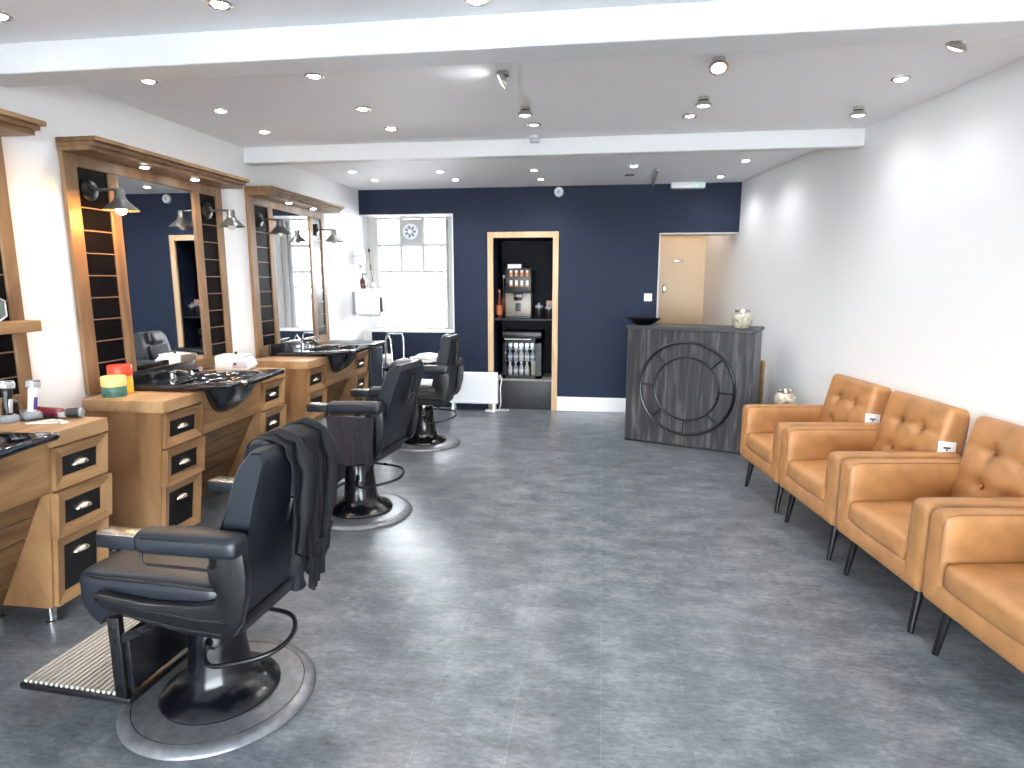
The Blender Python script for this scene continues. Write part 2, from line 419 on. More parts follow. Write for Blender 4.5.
# sash window
def window():
    yw = 7.36
    o = struct(MB().box((XL, yw - 0.02, WZ0 + 0.012), (-2.672, yw + 0.06, WZ1 - 0.012)).box((-1.845, yw - 0.02, WZ0 + 0.012), (WX1 - 0.012, yw + 0.06, WZ1 - 0.012))
               .box((-2.672, yw - 0.02, 2.215), (-1.845, yw + 0.06, WZ1 - 0.012)).box((-2.672, yw - 0.02, WZ0 + 0.012), (-1.845, yw + 0.06, 0.935))
               .out('window_1', 'off_white', smooth=0))
    s = MB()
    for x in (-2.396, -2.124): s.box((x - 0.021, yw, 1.60), (x + 0.021, yw + 0.035, 2.215), bev=0.004)
    for z in (1.912, 1.60): s.box((-2.672, yw - 0.005, z - 0.021), (-1.845, yw + 0.035, z + 0.021), bev=0.004)
    s.box((-2.672, yw - 0.012, 1.40), (-1.845, yw + 0.02, 1.425), bev=0.003)
    struct(s.out('window_sash_bars', 'off_white', o, smooth=0))
    struct(MB().box((-2.672, yw + 0.012, 0.935), (-1.845, yw + 0.018, 2.215)).out('window_pane', 'glass', o, smooth=0))
window()
struct(MB().box((-1.812, 7.30, 0.915), (-1.802, 7.325, 2.20), bev=0.003).out('trim_3', 'grey_plastic', smooth=0))
# extractor fan set into the upper middle pane
t = thing('extractor_fan', 'round white extractor fan set in the top middle pane of the sash window', 'extractor fan', (-2.26, 7.352, 2.066))
MB().box((-0.12, -0.012, -0.135), (0.12, 0.006, 0.145), bev=0.003).out('mounting_plate', flat('fan plate', (0.45, 0.45, 0.45), 0.5), t)
RX = Matrix.Rotation(PI / 2, 4, 'X')
MB().lathe([(0.0, 0.012), (0.09, 0.012), (0.095, 0.03), (0.088, 0.045), (0.07, 0.045), (0.066, 0.03), (0.0, 0.03)], xf=RX).out('housing', 'white_plastic', t)
mb = MB().lathe([(0.0, 0.03), (0.03, 0.03), (0.028, 0.052), (0.0, 0.054)], xf=RX, mat=0)
for k in range(7):
    a = 2 * PI * k / 7
    mb.box((0.028, -0.047, -0.012), (0.068, -0.032, 0.012), mat=1, xf=Matrix.Rotation(a, 4, 'Y'))
mb.out('fan_blades', ['white_plastic', 'grey_plastic'], t)

# pale yard wall outside the window
yard = MB()
for k in range(12): yard.box((-4.3 + k * 0.34, 9.0, 0.0), (-4.3 + k * 0.34 + 0.30, 9.05, 1.30), bev=0.006)
struct(yard.out('exterior_fence', 'fence', smooth=0))

# front wall with the shop window behind the camera
fwm = MB()
FX0, FX1, FZ0, FZ1 = -2.6, 2.55, 0.06, 2.25
fwm.box((XL, YF - 0.12, 0), (FX0, YF, ZC)).box((FX1, YF - 0.12, 0), (xr(YF), YF, ZC)).box((FX0, YF - 0.12, 0), (FX1, YF, FZ0)).box((FX0, YF - 0.12, FZ1), (FX1, YF, ZC))
struct(fwm.out('wall_front', 'white_wall', smooth=0))
sw = MB()
for x in (FX0 + 0.03, -0.9, 0.75, FX1 - 0.03): sw.box((x - 0.03, YF - 0.09, FZ0), (x + 0.03, YF - 0.03, FZ1), bev=0.005)
sw.box((FX0, YF - 0.09, FZ0), (FX1, YF - 0.03, FZ0 + 0.06)).box((FX0, YF - 0.09, FZ1 - 0.06), (FX1, YF - 0.03, FZ1))
w2 = struct(sw.out('window_2', 'dark_plastic', smooth=0))
struct(MB().box((FX0, YF - 0.062, FZ0), (FX1, YF - 0.058, FZ1)).out('window_pane', 'daylight_cut_glass', w2, smooth=0))

# pavement outside the shop window: unseen, put in to cut light thrown upward
struct(MB().box((-9, -14, -0.16), (9, YF - 0.16, -0.06)).out('added_pavement', flat('grey pavement', (0.30, 0.295, 0.29), 0.8, noise=0.2, nscale=4), smooth=0))

# corridor behind the doorway
struct(MB().box((-0.2, YB + T + 0.90, 0), (xr(8.3), YB + T + 1.0, ZC), mat=0).box((0.45, YB + T, 0), (0.50, YB + T + 0.9, ZC)).out('wall_corridor', 'cream', smooth=0))
d1 = struct(MB().box((0.72, 8.255, 0.0), (1.36, 8.288, 2.02), bev=0.004).out('door_1', 'cream_door', smooth=0))
MB().box((0.780, 8.225, 1.33), (0.815, 8.256, 1.44), bev=0.006).rod((0.797, 8.23, 1.385), (0.797, 8.195, 1.385), 0.012).out('door_handle', 'nickel', d1)
MB().box((0.90, 8.235, 1.725), (1.03, 8.256, 1.755), bev=0.008).out('lamp_glint', 'nickel', d1)  # nickel bar standing in for a lamp's reflection on the door
MB().rod((1.33, 8.26, 1.82), (1.33, 8.22, 1.82), 0.014).out('coat_hook', 'black_metal', d1)

# niche
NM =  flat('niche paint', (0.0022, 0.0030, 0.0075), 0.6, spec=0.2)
for lo_, hi_ in (((NX0 - 0.04, YB + 0.62, 0), (NX1 + 0.04, YB + 0.66, NZ1 + 0.04)), ((NX0 - 0.04, YB + T, 0), (NX0 - 0.001, YB + 0.62, NZ1 + 0.04)), ((NX1 + 0.001, YB + T, 0), (NX1 + 0.04, YB + 0.62, NZ1 + 0.04)), ((NX0 - 0.001, YB + T, NZ1), (NX1 + 0.001, YB + 0.62, NZ1 + 0.04))):
    struct(MB().box(lo_, hi_).out('wall_niche', NM, smooth=0))
struct(MB().box((NX0 - 0.065, YB - 0.03, 0), (NX0, YB + 0.04, NZ1 + 0.065), bev=0.004).box((NX1, YB - 0.03, 0), (NX1 + 0.065, YB + 0.04, NZ1 + 0.065), bev=0.004)
       .box((NX0, YB - 0.03, NZ1), (NX1, YB + 0.04, NZ1 + 0.065), bev=0.004).out('trim_4', 'pine', smooth=0))
tag(MB().box((NX0, YB + 0.03, 1.035), (NX1, YB + 0.60, 1.058), bev=0.003).out('shelf', 'black_panel'), 'black shelf across the niche under the coffee machine', 'shelf')
t = thing('plinth_box', 'dark grey boxed plinth under the drinks fridge in the niche', 'plinth', (0, 0, 0))
MB().box((NX0, YB + 0.02, 0), (NX1, YB + 0.60, 0.335), bev=0.003).out('front_board', 'kick', t)
MB().box((NX0, YB + 0.012, 0.335), (NX1, YB + 0.60, 0.347), bev=0.002).out('top_edge', flat('pale edging', (0.3, 0.28, 0.26), 0.4), t)

# coffee machine
yc = YB + 0.20
t = thing('coffee_machine', 'black and taupe coffee machine with eight drink pictures on the niche shelf', 'coffee machine', (-0.96, yc, 1.058))
MB().box((-0.155, -0.02, 0.0), (0.15, 0.30, 0.30), bev=0.008).out('lower_body', 'beige_metal', t)
MB().box((-0.15, -0.045, 0.295), (0.155, 0.30, 0.575), bev=0.012).out('display_housing', 'dark_plastic', t)
MB().prism([(-0.06, 0.295), (0.06, 0.295), (0.045, 0.205), (-0.045, 0.205)], -0.065, -0.021, 'y', bev=0.004).out('spout', 'black_gloss', t)
MB().box((-0.035, -0.026, 0.08), (0.03, -0.0195, 0.175), bev=0.002).out('drip_window', 'dark_plastic', t)
MB().box((-0.155, -0.09, 0.0), (0.15, -0.02, 0.022), bev=0.004).out('drip_tray', 'dark_plastic', t)
for r in range(2):
    for k in range(4):
        x = -0.098 + k * 0.063; z = 0.365 + r * 0.115
        MB().box((x, -0.0505, z), (x + 0.032, -0.0445, z + 0.075), bev=0.002, mat=0).box((x + 0.002, -0.0515, z + (0.05 if r else 0.02)), (x + 0.03, -0.0495, z + 0.07), mat=1).out('drink_picture', ['icon_orange', 'icon_pale'], t)
MB().box((-0.13, 0.0, 0.575), (0.03, 0.2, 0.625), bev=0.004).out('bean_hopper', 'silver', t)
def slim_bottle(name, label, loc, h, r, mats, group=None):
    t = thing(name, label, 'bottle', loc, group=group)
    MB().lathe([(r * .9, 0), (r, 0.01), (r, h * 0.55), (r * 0.42, h * 0.72), (r * 0.36, h * 0.93)], seg=20).out('glass_body', mats[0], t)
    MB().lathe([(r * 1.015, h * 0.12), (r * 1.015, h * 0.46)], seg=20).out('paper_label', mats[1], t)
    MB().lathe([(r * 0.42, h * 0.92), (r * 0.42, h), (0, h)], seg=16).out('cap', mats[2], t)
    return t
slim_bottle('syrup_bottle', 'tall red-brown syrup bottle with orange label, left of the coffee machine', (-1.178, YB + 0.13, 1.058), 0.33, 0.036, ['bottle_red', 'bottle_label', 'bottle_label'])
slim_bottle('syrup_bottle', 'syrup bottle half hidden behind the left side of the coffee machine', (-1.165, YB + 0.40, 1.058), 0.50, 0.036, ['dark_plastic', 'bottle_label', 'icon_pale'])
def canister(label, loc, h):
    t = thing('canister', label, 'canister', loc, group='black canisters beside the coffee machine')
    MB().lathe([(0.040, 0), (0.045, 0.006), (0.045, h), (0.04, h + 0.004)], seg=24).out('body', 'dark_plastic', t)
    MB().lathe([(0.048, h), (0.048, h + 0.022), (0.03, h + 0.03), (0.012, h + 0.034), (0.014, h + 0.052), (0, h + 0.056)], seg=24).out('lid', 'grey_plastic', t)
canister('black lidded canister nearest the coffee machine on the niche shelf', (-0.712, YB + 0.14, 1.058), 0.125)
canister('black lidded canister against the right frame of the niche shelf', (-0.595, YB + 0.14, 1.058), 0.11)
tag(MB().box((-0.045, -0.02, 0), (0.04, 0.04, 0.20), bev=0.003).out('cup_box', flat('pinkish box', (0.45, 0.24, 0.20), 0.6)), 'pinkish carton standing behind the canisters at the niche right edge', 'carton', loc=(-0.592, YB + 0.27, 1.058))

# drinks fridge
fx0, fx1, fz0, fz1 = -1.135, -0.68, 0.347, 0.90
t = thing('drinks_fridge', 'small black glass-fronted drinks fridge under the niche shelf', 'fridge', ((fx0 + fx1) / 2, YB + 0.12, fz0))
W = (fx1 - fx0) / 2; Hf = fz1 - fz0
MB().box((-W, 0.02, 0), (-W + 0.03, 0.42, Hf)).box((W - 0.03, 0.02, 0), (W, 0.42, Hf)).box((-W, 0.02, 0), (W, 0.42, 0.03)).box((-W, 0.02, Hf - 0.06), (W, 0.42, Hf)).box((-W, 0.39, 0), (W, 0.42, Hf)).out('cabinet', 'black_gloss', t)
df = MB().box((-W, -0.02, 0.0), (-W + 0.035, 0.018, Hf - 0.07)).box((W - 0.07, -0.02, 0.0), (W, 0.018, Hf - 0.07)).box((-W, -0.02, 0.0), (W, 0.018, 0.035)).box((-W, -0.02, Hf - 0.13), (W, 0.018, Hf - 0.07))
dr = df.out('door', 'black_gloss', t)
MB().box((-W + 0.03, -0.004, 0.03), (W - 0.06, 0.0, Hf - 0.12)).out('glass_panel', 'glass', dr)
MB().box((-W, -0.03, Hf - 0.07), (W, 0.02, Hf), bev=0.004).out('header', 'dark_plastic', t)
MB().box((-W + 0.02, -0.023, Hf - 0.088), (W - 0.12, -0.018, Hf - 0.080)).out('light_strip', 'drink_pale', t)
MB().box((-W + 0.03, 0.05, 0.20), (W - 0.03, 0.38, 0.206)).box((-W + 0.03, 0.05, 0.345), (W - 0.03, 0.38, 0.351)).out('wire_shelf', 'chrome', t)
led = bpy.data.lights.new('fridge_lamp', 'AREA'); led.energy = 0.35; led.size = 0.3; led.shape = 'RECTANGLE'; led.size_y = 0.05; led.color = (0.85, 0.93, 1)
lo = bpy.data.objects.new('fridge_lamp', led); COL.objects.link(lo); lo.location = ((fx0 + fx1) / 2, YB + 0.18, fz1 - 0.075)
pos_words = ['leftmost', 'second from left', 'third from left', 'fourth from left', 'fifth from left']
for row, (zb, hh, rr) in enumerate([(0.03, 0.155, 0.026), (0.206, 0.13, 0.026), (0.351, 0.10, 0.024)]):
    for k in range(5):
        x = fx0 + 0.068 + k * 0.068
        if row == 0 and k == 4: continue
        b = thing('drink_bottle', '%s drink bottle on the %s level of the fridge' % (pos_words[k], ['bottom', 'middle', 'top'][row]), 'bottle', (x, YB + 0.12 + 0.13, fz0 + zb), group='bottles in the drinks fridge')
        mm = 'water' if (k + row) % 3 else 'drink_pale'
        MB().lathe([(rr * .9, 0), (rr, 0.008), (rr, hh * .6), (rr * .45, hh * .8), (rr * .42, hh * .9)], seg=14).out('bottle_body', mm, b)
        MB().lathe([(rr * 1.03, hh * .2), (rr * 1.03, hh * .45)], seg=14).out('bottle_label', 'white_plastic', b)
        MB().lathe([(rr * .5, hh * .88), (rr * .5, hh), (0, hh)], seg=12).out('cap', 'white_plastic', b)
tag(MB().box((-0.028, -0.028, 0), (0.028, 0.028, 0.20), bev=0.003).out('juice_carton', flat('cream carton', (0.75, 0.68, 0.50), 0.5)), 'tall cream juice carton at the bottom right of the drinks fridge', 'carton', loc=(fx0 + 0.355, YB + 0.25, fz0 + 0.03))
bpy.data.objects['juice_carton'].scale = (1, 1, 0.83)

# ------------------------------------------------------------------ wall fittings at the back
t = thing('light_switch', 'white light switch on the navy wall left of the doorway', 'light switch', (0.515, YB, 1.31))
MB().box((-0.043, -0.01, -0.043), (0.043, 0, 0.043), bev=0.004).out('plate', 'white_plastic', t)
MB().box((-0.014, -0.016, -0.02), (0.014, -0.009, 0.02), bev=0.003).out('rocker', 'white_plastic', t)
t = thing('smoke_alarm', 'round white alarm high on the navy wall above the niche', 'alarm', (-0.487, YB, 2.455))
MB().lathe([(0.052, 0), (0.052, 0.02), (0.043, 0.034), (0, 0.036)], xf=RX).out('cover', 'white_plastic', t)
MB().lathe([(0.02, 0.033), (0.018, 0.042), (0, 0.043)], xf=RX).out('sensor_dome', 'off_white', t)
t = thing('emergency_light', 'white emergency light with green indicator at the ceiling above the doorway', 'emergency light', (0.885, YB - 0.05, ZC))
MB().box((-0.175, -0.05, -0.062), (0.175, 0.05, 0), bev=0.008).out('diffuser', 'white_plastic', t)
MB().box((0.085, -0.054, -0.045), (0.10, -0.049, -0.03), bev=0.002).out('indicator', 'green_led', t, label='green indicator lamp')
tag(MB().box((-0.012, -0.46, -0.024), (0.012, 0.46, 0), bev=0.004).out('cable_conduit', 'off_white'), 'white cable conduit on the ceiling running to the navy wall', 'conduit', loc=(0.506, 6.57, ZC), rz=-0.03)
t = thing('ceiling_sensor', 'small white ceiling sensor just in front of the rear beam', 'sensor', (-0.50, 4.66, ZC))
MB().lathe([(0.032, 0), (0.032, -0.012), (0.0, -0.012)], seg=20).out('base', 'white_plastic', t)
MB().box((-0.035, -0.02, -0.045), (0.035, 0.02, -0.012), bev=0.008).out('head', 'lilac_plastic', t)

# hand dryer and soap dispenser at the far end of the left wall
t = thing('hand_dryer', 'white rounded hand dryer on the left wall beside the window', 'hand dryer', (XL, 6.88, 1.09))
MB().box((0.0, -0.10, 0.02), (0.03, 0.11, 0.28), bev=0.006).out('wall_plate', 'grey_plastic', t)
MB().rbox((0.02, -0.115, 0.0), (0.335, 0.115, 0.312), 0.055, (14, 10, 14)).out('cover', 'white_plastic', t)
MB().rbox((0.25, -0.095, 0.04), (0.342, 0.09, 0.235), 0.03, (8, 8, 8)).out('outlet', 'dark_plastic', t)
MB().rod((0.25, -0.112, 0.285), (0.25, -0.1185, 0.285), 0.006).out('key_lock', 'grey_plastic', t)
t = thing('soap_dispenser', 'white soap dispenser on the wall above the hand dryer', 'soap dispenser', (XL, 6.90, 1.64))
MB().rbox((0.0, -0.055, 0.03), (0.11, 0.055, 0.205), 0.03, (8, 8, 8)).out('tank', 'white_plastic', t)
MB().box((0.0, -0.057, 0.125), (0.112, 0.057, 0.131), bev=0.002).out('seam_band', 'grey_plastic', t)
MB().lathe([(0.026, 0.03), (0.02, -0.01), (0.0, -0.012)], c=(0.075, 0, 0), seg=18).out('nozzle', 'silver', t)
t = thing('pump_bottle', 'dark brown pump bottle standing on the hand dryer', 'bottle', (XL + 0.10, 6.875, 1.402))
MB().lathe([(0.030, 0), (0.033, 0.005), (0.033, 0.10), (0.012, 0.125), (0.012, 0.135)], seg=20).out('bottle_body', 'brown_glass', t)
MB().rod((0, 0, 0.13), (0, 0, 0.165), 0.006).box((-0.01, -0.008, 0.16), (0.045, 0.008, 0.172), bev=0.003).out('pump_head', 'dark_plastic', t)
t = thing('reed_diffuser', 'small reed diffuser with one tall dark reed on the hand dryer', 'diffuser', (XL + 0.215, 6.875, 1.402))
MB().lathe([(0.024, 0), (0.026, 0.004), (0.026, 0.045), (0.010, 0.06), (0.010, 0.072)], seg=18).out('jar', 'silver', t)
MB().rod((0, 0, 0.05), (-0.03, 0, 0.42), 0.004).rod((0, 0, 0.05), (0.01, 0.02, 0.25), 0.003).out('reeds', 'oak_dark', t)
MB().lathe([(0, 0), (0.013, 0.012), (0.013, 0.04), (0, 0.055)], c=(-0.03, 0, 0.40), seg=10).lathe([(0, 0), (0.01, 0.012), (0.01, 0.06), (0, 0.075)], c=(-0.014, 0, 0.20), seg=10).out('dried_bud', 'brown_glass', t)

# heater
t = thing('panel_heater', 'white flat panel heater standing against the navy wall by the niche', 'heater', (-1.435, 6.95, 0.0))
MB().rbox((-0.285, -0.035, 0.085), (0.285, 0.035, 0.452), 0.012, (8, 6, 8)).out('panel', 'heater', t)
MB().box((-0.285, -0.037, 0.095), (0.285, 0.037, 0.125), bev=0.004).out('lower_grille', 'white_plastic', t)
for x in (-0.24, 0.24):
    MB().prism([(-0.075, 0), (-0.06, 0), (-0.012, 0.09), (0.012, 0.09), (0.06, 0), (0.075, 0), (0.02, 0.105), (-0.02, 0.105)], x - 0.014, x + 0.014, 'x').out('foot', 'heater', t)
MB().tube([(0.285, 0, 0.40), (0.31, 0, 0.42), (0.325, 0.01, 0.36), (0.31, 0.0, 0.28), (0.315, 0, 0.10), (0.30, -0.02, 0.012), (0.22, -0.06, 0.008), (0.15, -0.05, 0.008), (0.13, 0.0, 0.008), (0.25, 0.03, 0.008), (0.38, 0.01, 0.008), (0.40, 0.04, 0.008)], 0.006).out('power_cable', 'white_plastic', t)

# ------------------------------------------------------------------ ceiling spotlights
spot_i = 0
def spot(x, y, label, style='flush', glow='spot_glow', watts=9.0):
    g = 'ceiling spotlights'
    t = thing('ceiling_spotlight', label, 'ceiling light', (x, y, ZC), group=g)
    if style == 'flush':
        MB().lathe([(0.030, -0.002), (0.046, -0.002), (0.047, -0.006), (0.040, -0.010), (0.030, -0.006)], seg=28).out('bezel', 'nickel', t)
        MB().lathe([(0.0, -0.014), (0.015, -0.0135), (0.026, -0.010), (0.031, -0.005), (0.031, -0.0015), (0, -0.0015)], seg=24).out('lens', glow, t)
        aim = (0, 0, -1)
    else:
        ang = {'tilt_back': (-0.5, 0.05), 'tilt_side': (-0.15, 1.1), 'drop': (0.08, 0.0), 'edge': (0.35, 0.35)}[style]
        rot = Matrix.Translation((0, 0, -0.035)) @ Matrix.Rotation(ang[0], 4, 'X') @ Matrix.Rotation(ang[1], 4, 'Y')
        MB().lathe([(0.030, 0), (0.030, -0.018), (0.026, -0.02), (0, -0.02)], seg=24).out('ceiling_cup', 'nickel', t)
        MB().lathe([(0.0, 0.012), (0.030, 0.012), (0.044, -0.002), (0.045, -0.010), (0.034, -0.014), (0.032, -0.008), (0, -0.008)], seg=28, xf=rot).out('bezel', 'nickel', t)
        MB().lathe([(0.0, -0.018), (0.02, -0.017), (0.031, -0.012), (0.033, -0.008), (0, -0.008)], seg=24, xf=rot).out('lens', glow, t)
        aim = rot.to_3x3() @ V((0, 0, -1))
    if watts > 0:
        ld = bpy.data.lights.new('spot_beam', 'SPOT'); ld.energy = watts; ld.spot_size = math.radians(158); ld.spot_blend = 1.0
        ld.shadow_soft_size = 0.03; ld.color = (0.96, 0.98, 1.0) if glow != 'spot_warm' else (1, 0.8, 0.55)
        lo = bpy.data.objects.new('spot_beam', ld); COL.objects.link(lo)
        lo.location = (x, y, ZC - 0.06); lo.rotation_euler = V(aim).to_track_quat('-Z', 'Y').to_euler()
SW = 16.0
spot(-1.437, 2.34, 'recessed ceiling spotlight at the top left edge of the photo, before the front beam', watts=SW * 0.3)
spot(-2.35, 2.31, 'recessed spotlight in the corner above the nearest mirror, before the front beam', watts=SW * 0.3)
spot(-0.479, 2.44, 'recessed spotlight half cut off at the top centre of the photo, before the front beam', watts=SW * 0.3)
spot(1.50, 2.40, 'unseen warm spotlight added to tint the right wall, just before the front beam', glow='spot_warm', watts=SW * 0.6)  # unseen lamp, added for the warm tint on the right wall
mid = [(-2.346, 3.123, 'flush', 'spot_glow', 'above the middle mirror, closest to the front beam'), (-2.32, 3.707, 'flush', 'spot_glow', 'above the middle mirror, second behind the front beam'), (-2.343, 4.247, 'flush', 'spot_glow', 'between middle and far mirrors, third behind the front beam'),
       (-1.46, 3.17, 'flush', 'spot_glow', 'over the middle barber chair, nearest the front beam'), (-1.444, 3.786, 'flush', 'spot_warm', 'with warm yellow glow, over the row of barber chairs'), (-1.442, 4.288, 'flush', 'spot_glow', 'over the barber chair row, closest to the rear beam'),
       (-0.509, 3.258, 'tilt_side', 'spot_dim', 'pulled down and turned toward the left ceiling'), (-0.477, 3.901, 'drop', 'spot_warm', 'hanging slightly lowered with warm glow, centre of the ceiling'), (-0.467, 4.316, 'flush', 'spot_dim', 'dim, centre of ceiling just ahead of the small sensor'),
       (0.518, 3.205, 'tilt_back', 'spot_dim', 'largest tilted one with a grey ring facing the camera'), (0.549, 3.84, 'drop', 'spot_glow', 'lowered bright one behind the large tilted ring'), (0.525, 4.228, 'flush', 'spot_dim', 'dim flush one closest to the rear beam, right of centre'),
       (1.478, 3.086, 'edge', 'spot_dim', 'tilted half out of its ring beside the right wall'), (1.494, 3.637, 'flush', 'spot_glow', 'flush one by the right wall, second from the rear beam'), (1.50, 4.183, 'drop', 'spot_glow', 'lowered bright one by the right wall close to the rear beam')]
for x, y, st, gl, lab in mid: spot(x, y, 'ceiling spotlight ' + lab, st, gl, (SW if gl != 'spot_dim' else SW * (0.22 if st == 'tilt_side' else 0.6)) * (0.25 if x > 1.3 else 0.22 if x < -2 else 1))
rear = [(-2.368, 5.861, 'left wall side, first behind the rear beam'), (-2.332, 6.376, 'left wall side, nearest the window'), (-1.541, 5.979, 'second column from left wall, first behind the rear beam'), (-1.504, 6.461, 'second column from left wall, nearest the navy wall'),
        (-0.65, 6.024, 'centre, first behind the rear beam'), (-0.634, 6.553, 'centre, just above the round wall alarm'), (0.267, 5.947, 'right of centre, beside the ceiling conduit'), (1.209, 5.818, 'by the right wall, first behind the rear beam'), (1.147, 6.651, 'by the right wall, beside the emergency light')]
for x, y, lab in rear: spot(x, y, 'rear bay ceiling spotlight, ' + lab, 'flush', 'spot_glow', SW * (0.4 if x > 1.1 else 0.2 if x < -2 else 0.8))
spot(0.248, 6.433, 'unlit rear bay ceiling spotlight near the conduit', 'flush', 'grey_plastic', 0)

# ------------------------------------------------------------------ vanity stations
ST_Y = [1.23, 2.870, 4.500]
SWD = 1.265; ZT = 0.877; DEP = 0.46
def lean(p):   # the fronts lean back towards the floor
    f = max(0.0, min(1.0, p[0] / DEP))
    return (p[0] - max(0, (0.82 - p[2])) * 0.115 * f, p[1], p[2])

def drawer(parent, y0, y1, z0, z1, proud, tall=False):
    x0 = DEP - 0.004; xf = DEP + proud
    fr = 0.048
    m = MB()
    # picture-frame front: four mitred rails that slope in to a recessed panel
    pf = max(DEP - 0.0015, xf - 0.022)      # face of the recessed panel
    O = [(y0, z0), (y1, z0), (y1, z1), (y0, z1)]
    I = [(y0 + fr, z0 + fr), (y1 - fr, z0 + fr), (y1 - fr, z1 - fr), (y0 + fr, z1 - fr)]
    for i in range(4):
        j = (i + 1) % 4
        a, b, c, d = O[i], O[j], I[j], I[i]
        m.hexa([(x0 - 0.02, *a), (x0 - 0.02, *b), (x0 - 0.02, *c), (x0 - 0.02, *d), (xf, *a), (xf, *b), (xf - 0.016, *c), (xf - 0.016, *d)], mat=(0 if i % 2 == 0 else 1))
    m.move(lean)
    d = m.out('drawer', ['oak_long', 'oak'], parent, smooth=0)
    MB().box((x0 - 0.015, y0 + fr - 0.003, z0 + fr - 0.003), (pf, y1 - fr + 0.003, z1 - fr + 0.003)).move(lean).out('black_panel', 'black_panel', d, smooth=0)
    yc = (y0 + y1) / 2; zc = (z0 + z1) / 2 if not tall else z1 - fr - 0.05
    hd = MB()
    def cup(u, v):
        a = PI * u; b = PI / 2 * v
        return (pf + 0.026 * math.sin(a) * math.cos(b) + 0.001, yc + 0.042 * math.cos(a), zc - 0.008 + 0.024 * math.sin(a) * math.sin(b))
    hd.grid(cup, 14, 6, thick=0.003)
    hd.move(lean).out('cup_handle', 'copper_nickel', d)
    return d

def vanity(idx, label):
    t = thing('vanity_cabinet', label, 'cabinet', (XL + 0.091, ST_Y[idx], 0), group='oak washing stations along the left wall')
    sl, sr = (0.0, 0.325), (0.965, SWD)
    for a, c in (sl, sr):
        MB().box((0.0, a, 0.085), (DEP - 0.004, c, ZT - 0.062), bev=0.002, seg=1).move(lean).out('carcass', 'oak', t, smooth=0)
    w = MB()
    for a, c in (sl, sr): w.box((0.0, a - 0.004, ZT - 0.062), (DEP + 0.012, c + 0.004, ZT), bev=0.002, seg=1)
    w.box((0.0, 0.325, ZT - 0.03), (0.10, 0.965, ZT - 0.004))
    w.out('worktop', 'oak_top', t, smooth=0)
    MB().box((DEP - 0.03, 0.326, 0.615), (DEP, 0.964, ZT - 0.005), bev=0.002, seg=1).move(lean).out('apron', 'oak_long', t, smooth=0)
    # sloping plank panel under the basin
    p = MB(); n = 5
    for k in range(n):
        u0, u1 = k / n, (k + 1) / n - 0.012
        xa, za = 0.40 - 0.27 * u0, 0.615 - 0.53 * u0; xb, zb = 0.40 - 0.27 * u1, 0.615 - 0.53 * u1
        p.hexa([(xb - 0.025, 0.326, zb), (xb - 0.025, 0.964, zb), (xa - 0.025, 0.964, za), (xa - 0.025, 0.326, za), (xb, 0.326, zb), (xb, 0.964, zb), (xa, 0.964, za), (xa, 0.326, za)], bev=0.002, seg=1)
    p.out('plank_panel', 'oak_dark', t, smooth=0)
    for (a, c), dd in ((sl, 0), (sr, 0)):
        drawer(t, a + 0.012, c - 0.008, 0.622, 0.806, 0.018)
        drawer(t, a + 0.006, c - 0.002, 0.410, 0.612, 0.034)
        drawer(t, a + 0.012, c - 0.008, 0.092, 0.404, 0.020, tall=True)
    for y in (0.04, 0.285, 1.0, 1.225):
        MB().lathe([(0.026, 0), (0.026, 0.012), (0.02, 0.016), (0.02, 0.088)], c=(DEP - 0.13, y, 0), seg=18).out('foot', 'chrome', t, label='short chrome foot')
        MB().lathe([(0.026, 0), (0.026, 0.012), (0.02, 0.016), (0.02, 0.088)], c=(0.06, y, 0), seg=18).out('foot', 'chrome', t)
    return t
vanity(0, 'nearest oak vanity cabinet, cut off by the left edge of the photo')
vanity(1, 'middle oak vanity cabinet with yellow and orange tubs on top')
vanity(2, 'far oak vanity cabinet with chrome tap, next to the black end cupboard')

